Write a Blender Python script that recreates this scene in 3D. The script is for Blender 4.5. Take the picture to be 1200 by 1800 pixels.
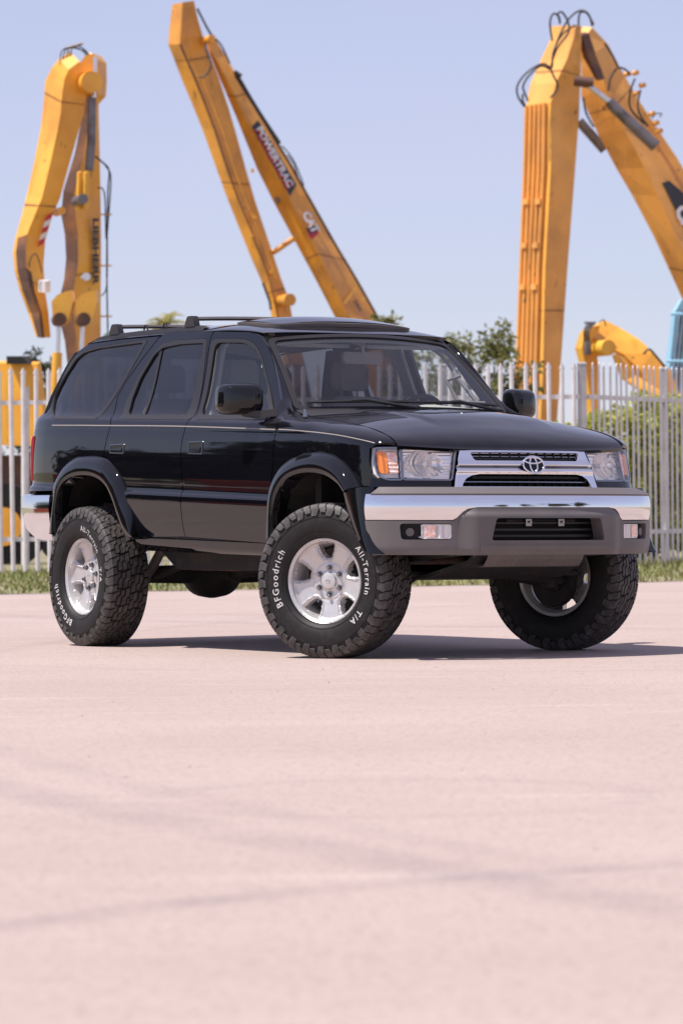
import bpy, bmesh, math, random
import numpy as np
from mathutils import Vector, Matrix
from mathutils.geometry import delaunay_2d_cdt

for o in list(bpy.data.objects): bpy.data.objects.remove(o)
scene = bpy.context.scene
C = scene.collection
R = math.radians
random.seed(7)

# ------------------------------------------------------------------ camera
FPX, YH, CH = 6600.0, 905.0, 0.747          # focal length in photo pixels, horizon row, eye height (m)
TH = R(31.3)                                # car heading against the optical axis
cam = bpy.data.cameras.new('camera'); camo = bpy.data.objects.new('camera', cam); C.objects.link(camo)
camo.location = (0, 0, CH)
camo.rotation_euler = (R(90) + math.atan((YH - 900) / FPX), 0, 0)
cam.sensor_fit = 'VERTICAL'; cam.sensor_height = 36.0; cam.lens = FPX / 1800 * 36
cam.clip_start = .1; cam.clip_end = 6000
cam.dof.use_dof = True; cam.dof.focus_distance = 19.5; cam.dof.aperture_fstop = 5.6
scene.camera = camo

# ------------------------------------------------------------------ world, sun, exposure
SUN = Vector((-.50, -.13, 1.0)).normalized()          # direction towards the sun
el = math.asin(SUN.z); az = math.atan2(SUN.x, SUN.y)
w = bpy.data.worlds.new('World'); scene.world = w; w.use_nodes = True
nt = w.node_tree; nt.nodes.clear()
sky = nt.nodes.new('ShaderNodeTexSky'); sky.sky_type = 'NISHITA'; sky.sun_disc = False
sky.sun_elevation = el; sky.sun_rotation = az
sky.air_density = 1.0; sky.dust_density = .0; sky.ozone_density = 6.0; sky.altitude = 0
bg = nt.nodes.new('ShaderNodeBackground'); bg.inputs['Strength'].default_value = .093
veil = nt.nodes.new('ShaderNodeMix'); veil.data_type = 'RGBA'                 # thin even haze over the whole sky
veil.inputs[7].default_value = (6.4, 5.85, 7.9, 1)
wtc = nt.nodes.new('ShaderNodeTexCoord'); wmp = nt.nodes.new('ShaderNodeMapping'); wmp.inputs['Scale'].default_value = (2.2, 2.2, 9)
wno = nt.nodes.new('ShaderNodeTexNoise'); wno.inputs['Scale'].default_value = 1.6; wno.inputs['Detail'].default_value = 6
wrg = nt.nodes.new('ShaderNodeMapRange'); wrg.inputs[1].default_value = .3; wrg.inputs[2].default_value = .75; wrg.inputs[3].default_value = .44; wrg.inputs[4].default_value = .60
nt.links.new(wtc.outputs['Generated'], wmp.inputs[0]); nt.links.new(wmp.outputs[0], wno.inputs[0]); nt.links.new(wno.outputs[0], wrg.inputs[0]); nt.links.new(wrg.outputs[0], veil.inputs[0])
wo = nt.nodes.new('ShaderNodeOutputWorld')
nt.links.new(sky.outputs[0], veil.inputs[6]); nt.links.new(veil.outputs[2], bg.inputs[0]); nt.links.new(bg.outputs[0], wo.inputs[0])
sl = bpy.data.lights.new('sun', 'SUN'); sl.energy = 5.0; sl.angle = R(.55); sl.color = (1, .955, .90)
so = bpy.data.objects.new('sun', sl); C.objects.link(so)
so.rotation_euler = SUN.to_track_quat('Z', 'Y').to_euler(); so.location = (-20, -10, 40)
scene.view_settings.view_transform = 'Standard'; scene.view_settings.look = 'None'
scene.view_settings.exposure = .34; scene.view_settings.gamma = 1.0

# ------------------------------------------------------------------ materials
def mat(name, col, rough=.5, metal=0.0, coat=0.0, spec=.5, noise=None, bump=None, trans=0.0, ior=1.5, emit=None):
    """noise=(scale, colour2, low, high[, detail]) mixes a second colour in; bump=(scale, strength)"""
    m = bpy.data.materials.new(name); m.use_nodes = True
    n = m.node_tree.nodes; l = m.node_tree.links; b = n['Principled BSDF']
    b.inputs['Base Color'].default_value = (*col, 1); b.inputs['Roughness'].default_value = rough
    b.inputs['Metallic'].default_value = metal; b.inputs['Coat Weight'].default_value = coat
    b.inputs['Coat Roughness'].default_value = .035; b.inputs['Specular IOR Level'].default_value = spec
    b.inputs['Transmission Weight'].default_value = trans; b.inputs['IOR'].default_value = ior
    tc = n.new('ShaderNodeTexCoord')
    if noise:
        t = n.new('ShaderNodeTexNoise'); t.inputs['Scale'].default_value = noise[0]; t.inputs['Detail'].default_value = noise[4] if len(noise) > 4 else 6
        l.new(tc.outputs['Object'], t.inputs['Vector'])
        r = n.new('ShaderNodeMapRange'); r.inputs[1].default_value = noise[2]; r.inputs[2].default_value = noise[3]
        l.new(t.outputs[0], r.inputs[0])
        mx = n.new('ShaderNodeMix'); mx.data_type = 'RGBA'
        mx.inputs[6].default_value = (*col, 1); mx.inputs[7].default_value = (*noise[1], 1)
        l.new(r.outputs[0], mx.inputs[0]); l.new(mx.outputs[2], b.inputs['Base Color'])
    if bump:
        t = n.new('ShaderNodeTexNoise'); t.inputs['Scale'].default_value = bump[0]; t.inputs['Detail'].default_value = 4
        l.new(tc.outputs['Object'], t.inputs['Vector'])
        bp = n.new('ShaderNodeBump'); bp.inputs['Strength'].default_value = bump[1]; bp.inputs['Distance'].default_value = .01
        l.new(t.outputs[0], bp.inputs['Height']); l.new(bp.outputs[0], b.inputs['Normal'])
    return m

def glass(name, tintc, rough=0.0, refl=1.0):
    """thin pane: tinted see-through plus fresnel reflection"""
    m = bpy.data.materials.new(name); m.use_nodes = True
    n = m.node_tree.nodes; l = m.node_tree.links; n.clear()
    o = n.new('ShaderNodeOutputMaterial'); t = n.new('ShaderNodeBsdfTransparent'); t.inputs[0].default_value = (*tintc, 1)
    g = n.new('ShaderNodeBsdfGlossy'); g.inputs['Roughness'].default_value = rough; g.inputs[0].default_value = (refl, refl, refl, 1)
    f = n.new('ShaderNodeFresnel'); gm = n.new('ShaderNodeNewGeometry'); ir = n.new('ShaderNodeMapRange')   # a thin pane reflects alike from both sides
    ir.inputs[3].default_value = 1.58; ir.inputs[4].default_value = 1 / 1.58; l.new(gm.outputs['Backfacing'], ir.inputs[0]); l.new(ir.outputs[0], f.inputs[0])
    mx = n.new('ShaderNodeMixShader')
    l.new(f.outputs[0], mx.inputs[0]); l.new(t.outputs[0], mx.inputs[1]); l.new(g.outputs[0], mx.inputs[2]); l.new(mx.outputs[0], o.inputs[0])
    return m

M = {}
M['paint'] = mat('black_paint', (.0035, .0035, .0055), .35, 0, 1.0, .0)
n_ = M['paint'].node_tree.nodes; l_ = M['paint'].node_tree.links
tc_ = n_.new('ShaderNodeTexCoord'); tn_ = n_.new('ShaderNodeTexNoise'); tn_.inputs['Scale'].default_value = 1.3; tn_.inputs['Detail'].default_value = 2
bp_ = n_.new('ShaderNodeBump'); bp_.inputs['Strength'].default_value = .10; bp_.inputs['Distance'].default_value = .02
l_.new(tc_.outputs['Object'], tn_.inputs['Vector']); l_.new(tn_.outputs[0], bp_.inputs['Height']); l_.new(bp_.outputs[0], n_['Principled BSDF'].inputs['Coat Normal'])
gn_ = n_.new('ShaderNodeNewGeometry'); sx_ = n_.new('ShaderNodeSeparateXYZ'); l_.new(gn_.outputs['Normal'], sx_.inputs[0])
du_ = n_.new('ShaderNodeMapRange'); du_.inputs[1].default_value = .5; du_.inputs[2].default_value = 1.0; du_.inputs[4].default_value = .9; l_.new(sx_.outputs[2], du_.inputs[0])
dn_ = n_.new('ShaderNodeTexNoise'); dn_.inputs['Scale'].default_value = 9; dn_.inputs['Detail'].default_value = 8; l_.new(tc_.outputs['Object'], dn_.inputs['Vector'])
dm_ = n_.new('ShaderNodeMath'); dm_.operation = 'MULTIPLY'; l_.new(du_.outputs[0], dm_.inputs[0]); l_.new(dn_.outputs[0], dm_.inputs[1])
dx_ = n_.new('ShaderNodeMix'); dx_.data_type = 'RGBA'; dx_.inputs[6].default_value = (.0035, .0035, .0055, 1); dx_.inputs[7].default_value = (.030, .028, .034, 1)
l_.new(dm_.outputs[0], dx_.inputs[0]); l_.new(dx_.outputs[2], n_['Principled BSDF'].inputs['Base Color'])
M['flare'] = mat('flare_paint', (.005, .005, .006), .35, 0, 1.0, .0)
M['chrome'] = mat('chrome', (.80, .80, .825), .07, 1.0)
M['chrome_soft'] = mat('satin_chrome', (.75, .75, .77), .2, 1.0)
M['dark_chrome'] = mat('dark_chrome', (.30, .30, .31), .22, 1.0)
M['plastic'] = mat('grey_bumper_plastic', (.112, .099, .096), .5, noise=(3.0, (.150, .132, .127), .4, .7), bump=(900, .12))
M['plastic_pale'] = mat('light_grey_plastic', (.12, .105, .105), .55, bump=(700, .1))  # even grey plastic beside the mottled bumper plastic
M['trim'] = mat('black_trim', (.022, .020, .022), .5)
M['seal'] = mat('window_trim', (.020, .018, .019), .4, spec=.35)
M['black'] = mat('matt_black', (.008, .008, .008), .7)
M['under'] = mat('underbody', (.012, .011, .011), .75, noise=(9, (.035, .028, .024), .5, .75))
M['rusty'] = mat('rusty_steel', (.12, .055, .035), .7, noise=(12, (.03, .02, .018), .4, .7))
M['rubber'] = mat('tyre_rubber', (.011, .0095, .0095), .6, spec=.35, noise=(26, (.026, .022, .021), .52, .8))
M['tread'] = mat('lit_tread_rubber', (.040, .035, .034), .6, spec=.5, noise=(30, (.10, .088, .082), .45, .75))  # lighter than the wall rubber: lit block tops put into the colour
M['white_rubber'] = mat('white_letter', (.62, .60, .58), .65, noise=(40, (.40, .38, .36), .5, .8))
M['alloy'] = mat('silver_alloy', (.62, .60, .59), .34, .5, .0, noise=(14, (.52, .50, .485), .45, .75))
M['reflector'] = mat('lamp_reflector', (.95, .91, .88), .2, .68)
M['brake'] = mat('brake_iron', (.10, .085, .075), .6, .5)
M['glass'] = glass('clear_glass', (.92, .94, .93))
M['glass_tint'] = glass('privacy_glass', (.15, .15, .175))
M['lens'] = glass('clear_lens', (.97, .97, .97))
M['amber'] = mat('amber_lens', (.95, .26, .01), .15, 0, .6)
M['amber_pale'] = mat('pale_amber_lens', (.90, .42, .30), .2, 0, .6, noise=(60, (.92, .80, .74), .4, .6))
M['red'] = mat('red_lens', (.85, .015, .025), .12, 0, .8)
M['white_lens'] = mat('white_lens', (.75, .72, .72), .15, 0, .8)
M['interior'] = mat('grey_interior', (.20, .195, .20), .8, bump=(120, .2))
M['dash'] = mat('dash_vinyl', (.40, .40, .36), .75)
M['seat'] = mat('seat_cloth', (.15, .145, .15), .9, bump=(200, .3))
M['stripe'] = mat('tan_pinstripe', (.27, .23, .20), .4)
M['sticker'] = mat('paper_sticker', (.80, .82, .55), .6)
M['ink'] = mat('dark_ink', (.05, .07, .05), .6)

# ------------------------------------------------------------------ helpers
def link(o, parent=None):
    C.objects.link(o)
    if parent is not None: o.parent = parent
    return o
def meshobj(name, V, F, m, parent=None, smooth=False, normals=None, loc=None):
    me = bpy.data.meshes.new(name); me.from_pydata([tuple(v) for v in V], [], F); me.update()
    mats = m if isinstance(m, (list, tuple)) else [m]
    for x in mats: me.materials.append(M[x] if isinstance(x, str) else x)
    if smooth or normals is not None:
        me.polygons.foreach_set('use_smooth', [True] * len(me.polygons))
    if normals is not None:
        me.normals_split_custom_set_from_vertices([tuple(n) for n in normals])
    o = bpy.data.objects.new(name, me)
    if loc is not None: o.location = loc
    return link(o, parent)
def autosmooth(o, deg=35):
    me = o.data; me.polygons.foreach_set('use_smooth', [True] * len(me.polygons)); me.set_sharp_from_angle(angle=R(deg)); return o
def empty(name, loc=(0, 0, 0), rz=0, parent=None):
    o = bpy.data.objects.new(name, None); o.location = loc; o.rotation_euler = (0, 0, rz); o.empty_display_size = .2
    return link(o, parent)
def tag(o, label, cat=None, group=None, kind=None):
    if label: o['label'] = label
    if cat: o['category'] = cat
    if group: o['group'] = group
    if kind: o['kind'] = kind
    return o
def structure(o): o['kind'] = 'structure'; return o

class MB:
    """collects simple shapes into ONE mesh"""
    def __init__(s): s.V = []; s.F = []; s.mi = []; s.cur = 0
    def add(s, V, F):
        b = len(s.V); s.V += [tuple(v) for v in V]; s.F += [tuple(i + b for i in f) for f in F]; s.mi += [s.cur] * len(F)
    def box(s, c, d, rot=None, taper=1.0):
        x, y, z = d[0] / 2, d[1] / 2, d[2] / 2
        P = [Vector((sx * x * (taper if sz > 0 else 1), sy * y * (taper if sz > 0 else 1), sz * z)) for sz in (-1, 1) for sx, sy in ((-1, -1), (1, -1), (1, 1), (-1, 1))]
        if rot is not None: P = [rot @ p for p in P]
        c = Vector(c); s.add([p + c for p in P], [(3, 2, 1, 0), (4, 5, 6, 7), (0, 1, 5, 4), (1, 2, 6, 5), (2, 3, 7, 6), (3, 0, 4, 7)])
    def tube(s, pts, r, n=8, cap=True):
        pts = [Vector(p) for p in pts]; k = len(pts); rs = r if isinstance(r, (list, tuple)) else [r] * k
        V = []; prev = None
        for i, p in enumerate(pts):
            t = (pts[min(i + 1, k - 1)] - pts[max(i - 1, 0)]).normalized()
            if prev is None:
                a = Vector((0, 0, 1)) if abs(t.z) < .9 else Vector((1, 0, 0)); u = t.cross(a).normalized()
            else: u = (prev - t * prev.dot(t)).normalized()
            prev = u; v = t.cross(u)
            V += [p + (u * math.cos(2 * math.pi * j / n) + v * math.sin(2 * math.pi * j / n)) * rs[i] for j in range(n)]
        F = [(i * n + j, i * n + (j + 1) % n, (i + 1) * n + (j + 1) % n, (i + 1) * n + j) for i in range(k - 1) for j in range(n)]
        if cap: F += [tuple(range(n - 1, -1, -1)), tuple((k - 1) * n + j for j in range(n))]
        s.add(V, F)
    def loft(s, rings, closed=True, caps=False):
        n = len(rings[0]); V = [p for r in rings for p in r]; e = n if closed else n - 1
        F = [(i * n + j, i * n + (j + 1) % n, (i + 1) * n + (j + 1) % n, (i + 1) * n + j) for i in range(len(rings) - 1) for j in range(e)]
        if caps: F += [tuple(range(n - 1, -1, -1)), tuple((len(rings) - 1) * n + j for j in range(n))]
        s.add(V, F)
    def build(s, name, m, parent=None, smooth=None, loc=None):
        o = meshobj(name, s.V, s.F, m, parent, loc=loc)
        if any(s.mi): o.data.polygons.foreach_set('material_index', s.mi)
        bm = bmesh.new(); bm.from_mesh(o.data); bmesh.ops.recalc_face_normals(bm, faces=bm.faces); bm.to_mesh(o.data); bm.free()
        if smooth: autosmooth(o, smooth)
        return o
def catmull(pts, n=6, closed=False):
    P = [np.array(p, float) for p in pts]; out = []; k = len(P)
    for i in range(k if closed else k - 1):
        p0 = P[(i - 1) % k] if closed else P[max(i - 1, 0)]; p1 = P[i]; p2 = P[(i + 1) % k]; p3 = P[(i + 2) % k] if closed else P[min(i + 2, k - 1)]
        for j in range(n):
            t = j / n; out.append(.5 * (2 * p1 + (p2 - p0) * t + (2 * p0 - 5 * p1 + 4 * p2 - p3) * t * t + (3 * p1 - p0 - 3 * p2 + p3) * t ** 3))
    if not closed: out.append(P[-1])
    return out
def pchip(xs, ys):
    """smooth monotone interpolation through knots"""
    xs = np.array(xs, float); ys = np.array(ys, float); h = np.diff(xs); d = np.diff(ys) / h; m = np.zeros(len(xs))
    for i in range(1, len(xs) - 1):
        if d[i - 1] * d[i] > 0:
            w1 = 2 * h[i] + h[i - 1]; w2 = h[i] + 2 * h[i - 1]; m[i] = (w1 + w2) / (w1 / d[i - 1] + w2 / d[i])
    m[0], m[-1] = d[0], d[-1]
    def f(x):
        x = min(max(x, xs[0]), xs[-1]); i = min(max(int(np.searchsorted(xs, x)) - 1, 0), len(h) - 1); t = (x - xs[i]) / h[i]
        return float(ys[i] * (2 * t ** 3 - 3 * t * t + 1) + h[i] * m[i] * (t ** 3 - 2 * t * t + t) + ys[i + 1] * (-2 * t ** 3 + 3 * t * t) + h[i] * m[i + 1] * (t ** 3 - t * t))
    return f
def rounded(poly, r, n=5):
    """polygon with its corners rounded; r a number or one per corner"""
    out = []; k = len(poly)
    for i in range(k):
        p = np.array(poly[i], float); a = np.array(poly[i - 1], float) - p; b = np.array(poly[(i + 1) % k], float) - p
        la, lb = np.linalg.norm(a), np.linalg.norm(b); rr = r[i] if isinstance(r, (list, tuple)) else r
        if rr < 1e-5: out.append(tuple(p)); continue
        q = min(rr, la * .48, lb * .48); A = p + a / la * q; B = p + b / lb * q
        for j in range(n + 1):
            t = j / n; out.append(tuple((1 - t) ** 2 * A + 2 * t * (1 - t) * p + t * t * B))
    return out
def resample(poly, step):
    out = []; k = len(poly)
    for i in range(k):
        a = np.array(poly[i], float); b = np.array(poly[(i + 1) % k], float); n = max(1, int(math.ceil(np.linalg.norm(b - a) / step)))
        out += [tuple(a + (b - a) * j / n) for j in range(n)]
    res = [out[0]]
    for p in out[1:]:
        if math.hypot(p[0] - res[-1][0], p[1] - res[-1][1]) > 1e-4: res.append(p)
    if math.hypot(res[0][0] - res[-1][0], res[0][1] - res[-1][1]) < 1e-4: res.pop()
    return res
def inside(px, py, poly):
    x = poly[:, 0]; y = poly[:, 1]; x2 = np.roll(x, -1); y2 = np.roll(y, -1)
    c = ((y > py) != (y2 > py)) & (px < (x2 - x) * (py - y) / (y2 - y + 1e-15) + x)
    return (c.sum() % 2) == 1
def segdist(P, poly):
    a = poly; b = np.roll(poly, -1, 0); d = b - a; L = (d ** 2).sum(1) + 1e-15
    best = np.full(len(P), 1e9)
    for i in range(len(a)):
        t = np.clip(((P - a[i]) @ d[i]) / L[i], 0, 1); q = a[i] + t[:, None] * d[i]
        best = np.minimum(best, np.hypot(*(P - q).T))
    return best
def panel(name, outer, mapf, out, m, parent, holes=(), step=.03, rows=None, cols=None, thick=.018, estep=None, nofl=False):
    """sheet cut to an outline in a surface's own (u, v) plane and laid on that surface with exact normals and turned-in edges.
    out: function (point)->vector that tells which way is outward"""
    es = estep or step
    loops = [resample(outer, es)] + [resample(h, es) for h in holes]
    arr = [np.array(l) for l in loops]
    u0, v0 = arr[0].min(0); u1, v1 = arr[0].max(0)
    us = [c for c in (cols if cols is not None else np.arange(u0 + step / 2, u1, step)) if u0 < c < u1]
    vs = [c for c in (rows if rows is not None else np.arange(v0 + step / 2, v1, step)) if v0 < c < v1]
    pts = []
    if us and vs:
        G = np.array([(u, v) for u in us for v in vs])
        dd = np.min([segdist(G, a) for a in arr], axis=0)
        mr = min(step, es) * .4
        for g, d in zip(G, dd):
            if d > mr and inside(g[0], g[1], arr[0]) and not any(inside(g[0], g[1], a) for a in arr[1:]): pts.append(tuple(g))
    V2 = []; E = []
    for l in loops:
        b = len(V2); V2 += l; E += [(b + i, b + (i + 1) % len(l)) for i in range(len(l))]
    V2 += pts
    res = delaunay_2d_cdt([Vector(p) for p in V2], E, [], 0, 1e-6)
    Vn, Fn = res[0], res[2]
    F = []
    for f in Fn:
        cx = sum(Vn[i].x for i in f) / len(f); cy = sum(Vn[i].y for i in f) / len(f)
        if inside(cx, cy, arr[0]) and not any(inside(cx, cy, a) for a in arr[1:]): F.append(tuple(f))
    used = sorted({i for f in F for i in f}); mp = {i: k for k, i in enumerate(used)}
    uv = [Vn[i] for i in used]; F = [tuple(mp[i] for i in f) for f in F]
    P = []; N = []; e = 1e-4
    for q in uv:
        p = np.array(mapf(q.x, q.y)); a = np.array(mapf(q.x + e, q.y)) - np.array(mapf(q.x - e, q.y)); b = np.array(mapf(q.x, q.y + e)) - np.array(mapf(q.x, q.y - e))
        n = np.cross(a, b); n /= np.linalg.norm(n) + 1e-18
        if n @ np.array(out(p)) < 0: n = -n
        P.append(p); N.append(n)
    F2 = []
    for f in F:
        a, b, c = P[f[0]], P[f[1]], P[f[2]]; n = np.cross(b - a, c - a)
        F2.append(f if n @ N[f[0]] > 0 else tuple(reversed(f)))
    if not nofl:
        cnt = {}
        for f in F2:
            for i in range(len(f)): cnt[(f[i], f[(i + 1) % len(f)])] = 1
        for (a, b) in list(cnt):
            if (b, a) not in cnt:
                ed = P[b] - P[a]; fn = np.cross(ed, N[a]); ln = np.linalg.norm(fn)
                if ln < 1e-12: continue
                fn /= ln; k = len(P)
                na = (N[a] + fn) ; na /= np.linalg.norm(na)
                P += [P[a], P[b], P[b] - N[b] * thick, P[a] - N[a] * thick]; N += [fn, fn, fn, fn]
                F2.append((k + 1, k, k + 3, k + 2))
    return meshobj(name, P, F2, m, parent, normals=N)
def smooth01(t): t = min(max(t, 0), 1); return t * t * (3 - 2 * t)

def at(px, py, D):                                     # photo pixel + depth along the optical axis -> world point
    return Vector(((px - 600) / FPX * D, D, CH + (YH - py) / FPX * D))
def gz(x, y=0): return .008 + .011 * x                 # the yard rises gently to the right
# ================================================================== THE SETTING
def nodes(m): return m.node_tree.nodes, m.node_tree.links, m.node_tree.nodes['Principled BSDF']
def concrete():
    m = mat('pale_concrete', (.5, .42, .41), .88); n, l, b = nodes(m)
    tc = n.new('ShaderNodeTexCoord')
    def noise(scale, det, vec=None, rough=.6):
        t = n.new('ShaderNodeTexNoise'); t.inputs['Scale'].default_value = scale; t.inputs['Detail'].default_value = det; t.inputs['Roughness'].default_value = rough
        l.new(vec or tc.outputs['Object'], t.inputs['Vector']); return t.outputs[0]
    def rng(v, a, b_, c=0., d=1.):
        r = n.new('ShaderNodeMapRange'); r.inputs[1].default_value = a; r.inputs[2].default_value = b_; r.inputs[3].default_value = c; r.inputs[4].default_value = d; l.new(v, r.inputs[0]); return r.outputs[0]
    def math_(op, a, b_=None):
        q = n.new('ShaderNodeMath'); q.operation = op
        for i, v in enumerate((a, b_)):
            if v is None: continue
            if isinstance(v, (int, float)): q.inputs[i].default_value = v
            else: l.new(v, q.inputs[i])
        return q.outputs[0]
    def mix(f, c1, c2):
        x = n.new('ShaderNodeMix'); x.data_type = 'RGBA'
        if isinstance(f, float): x.inputs[0].default_value = f
        else: l.new(f, x.inputs[0])
        for i, c in ((6, c1), (7, c2)):
            if isinstance(c, tuple): x.inputs[i].default_value = (*c, 1)
            else: l.new(c, x.inputs[i])
        return x.outputs[2]
    col = mix(rng(noise(.35, 5), .35, .68), (.372, .284, .250), (.424, .332, .296))
    # sweep and drag streaks across the slab
    mp = n.new('ShaderNodeMapping'); mp.inputs['Rotation'].default_value = (0, 0, R(9)); mp.inputs['Scale'].default_value = (.22, 2.6, 1); l.new(tc.outputs['Object'], mp.inputs['Vector'])
    col = mix(rng(noise(1.4, 6, mp.outputs[0]), .50, .78, 0, .35), col, (.35, .25, .225))
    mp2 = n.new('ShaderNodeMapping'); mp2.inputs['Rotation'].default_value = (0, 0, R(-14)); mp2.inputs['Scale'].default_value = (.35, 3.2, 1); l.new(tc.outputs['Object'], mp2.inputs['Vector'])
    col = mix(rng(noise(1.1, 7, mp2.outputs[0]), .58, .8, 0, .8), col, (.53, .44, .40))
    # aggregate
    vo = n.new('ShaderNodeTexVoronoi'); vo.inputs['Scale'].default_value = 80; l.new(tc.outputs['Object'], vo.inputs['Vector'])
    sp = n.new('ShaderNodeSeparateColor'); l.new(vo.outputs['Color'], sp.inputs[0])
    col = mix(rng(sp.outputs[0], .0, 1., 0., .22), col, (.50, .40, .35))
    col = mix(rng(sp.outputs[1], .80, .82, 0., .35), col, (.20, .155, .15))
    col = mix(rng(noise(75, 8, None, .75), .50, .75, 0, .55), col, (.32, .23, .205))
    # tyre tracks: arcs on the ground, given as circles (cx, cy, r)
    sx = n.new('ShaderNodeSeparateXYZ'); l.new(tc.outputs['Object'], sx.inputs[0])
    brk = rng(noise(2.2, 5), .30, .62, .25, 1.)
    tread = rng(noise(34, 3), .35, .6, .45, 1.)
    for (p1, p2, p3, wd, st) in TRACKS:
        (x1, y1), (x2, y2), (x3, y3) = p1, p2, p3
        dd = 2 * (x1 * (y2 - y3) + x2 * (y3 - y1) + x3 * (y1 - y2))
        cx = ((x1 * x1 + y1 * y1) * (y2 - y3) + (x2 * x2 + y2 * y2) * (y3 - y1) + (x3 * x3 + y3 * y3) * (y1 - y2)) / dd
        cy = ((x1 * x1 + y1 * y1) * (x3 - x2) + (x2 * x2 + y2 * y2) * (x1 - x3) + (x3 * x3 + y3 * y3) * (x2 - x1)) / dd
        r = math.hypot(x1 - cx, y1 - cy)
        dx = math_('SUBTRACT', sx.outputs[0], cx); dy = math_('SUBTRACT', sx.outputs[1], cy)
        d = math_('ABSOLUTE', math_('SUBTRACT', math_('SQRT', math_('ADD', math_('MULTIPLY', dx, dx), math_('MULTIPLY', dy, dy))), r))
        f = math_('MULTIPLY', math_('MULTIPLY', rng(d, wd * .35, wd, st, 0.), brk), tread)
        col = mix(f, col, (.20, .155, .16))
    l.new(col, b.inputs['Base Color'])
    bp = n.new('ShaderNodeBump'); bp.inputs['Strength'].default_value = .6; bp.inputs['Distance'].default_value = .008
    l.new(math_('ADD', noise(60, 6), math_('MULTIPLY', sp.outputs[0], .5)), bp.inputs['Height']); l.new(bp.outputs[0], b.inputs['Normal'])
    return m
def gpt(px, py):
    D = CH * FPX / (py - YH)
    for _ in range(5): x = (px - 600) / FPX * D; D = (CH - gz(x)) * FPX / (py - YH)
    return ((px - 600) / FPX * D, D)
TRACKS = [(gpt(0, 1385), gpt(500, 1480), gpt(1200, 1600), .16, .42), (gpt(170, 1605), gpt(700, 1552), gpt(1200, 1518), .10, .50),
          (gpt(600, 1372), gpt(800, 1370), gpt(960, 1374), .08, .20), (gpt(330, 1400), gpt(700, 1470), gpt(1000, 1520), .10, .22),
          (gpt(0, 1168), gpt(600, 1180), gpt(1200, 1176), .12, .16), (gpt(700, 1100), gpt(1000, 1104), gpt(1200, 1106), .3, .25), (gpt(0, 1085), gpt(200, 1080), gpt(470, 1084), .25, .2)]
M['concrete'] = concrete()
M['grassground'] = mat('verge_soil', (.16, .15, .07), .95, noise=(2.5, (.30, .25, .16), .42, .62))
M['blade'] = mat('grass_blade', (.17, .20, .05), .7, noise=(.9, (.33, .29, .12), .42, .66))
BIG = 2500
structure(meshobj('ground', [(-BIG, -BIG, gz(-BIG)), (BIG, -BIG, gz(BIG)), (BIG, BIG, gz(BIG)), (-BIG, BIG, gz(-BIG))], [(0, 1, 2, 3)], 'concrete'))
def edgeY(x): return 37.9 + .40 * x + .12 * math.sin(x * 2.1) + .07 * math.sin(x * 5.3 + 1) if abs(x) < 9 else 37.9 + .4 * math.copysign(9, x)
def vz(x, y):                                       # verge surface: a soft bank rising from the slab's edge
    return gz(x) + .075 * smooth01((y - edgeY(x)) / 3.5) + .004
xs_ = [-BIG, -300, -60, -20] + list(np.arange(-10, 10.01, .4)) + [20, 60, 300, BIG]
V = []; F = []; ny = 9
for x in xs_:
    for k, dy in enumerate((0, .25, .6, 1.2, 2, 3, 4.2, 30, BIG)):
        y = edgeY(x) + dy; V.append((x, y, vz(x, y) + (.012 * math.sin(x * 7 + k * 2.3) if 0 < k < 6 else 0)))
for i in range(len(xs_) - 1):
    for k in range(ny - 1): a = i * ny + k; F.append((a, a + ny, a + ny + 1, a + 1))
structure(meshobj('verge', V, F, 'grassground', smooth=True))
# grass blades
rnd = random.Random(3); V = []; F = []
for i in range(26000):
    x = rnd.uniform(-5.2, 5.2); t = rnd.random() ** 1.25; y = edgeY(x) + .05 + 8.5 * t
    if rnd.random() < .35 + .3 * math.sin(x * 3 + y * 2): continue
    z = vz(x, y); h_ = rnd.uniform(.03, .085) * (1.0 + .6 * smooth01((y - 42) / 2)); a = rnd.uniform(0, 6.28); wd = rnd.uniform(.006, .013); lx, ly = rnd.uniform(-.06, .06), rnd.uniform(-.06, .06)
    c, s_ = math.cos(a) * wd, math.sin(a) * wd; b = len(V)
    V += [(x - c, y - s_, z - .01), (x + c, y + s_, z - .01), (x + lx * .5 + c * .6, y + ly * .5 + s_ * .6, z + h_ * .6), (x + lx, y + ly, z + h_)]; F += [(b, b + 1, b + 2), (b, b + 2, b + 3)]
tag(meshobj('grass', V, F, 'blade'), 'short dry green grass along the foot of the fence', 'grass', kind='stuff')

# loose grit lying on the slab
rg_ = random.Random(17); V = []; F = []
for i in range(420):
    y = rg_.uniform(7, 36); x = rg_.uniform(-.1, .1) * y * 1.05; r = .002 + .005 * rg_.random() ** 4; z = gz(x); b = len(V); a = rg_.uniform(0, 6.28)
    V += [(x + r * math.cos(a + k * 1.57) * rg_.uniform(.7, 1.2), y + r * math.sin(a + k * 1.57) * rg_.uniform(.7, 1.2), z) for k in range(4)] + [(x, y, z + r * rg_.uniform(.6, 1.1))]
    F += [(b + k, b + (k + 1) % 4, b + 4) for k in range(4)]
M['grit'] = mat('grit', (.36, .28, .25), .9, noise=(3, (.24, .19, .17), .5, .6))
tag(meshobj('grit', V, F, 'grit'), 'loose grit scattered thinly over the pale concrete', 'grit', kind='stuff')
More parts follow.
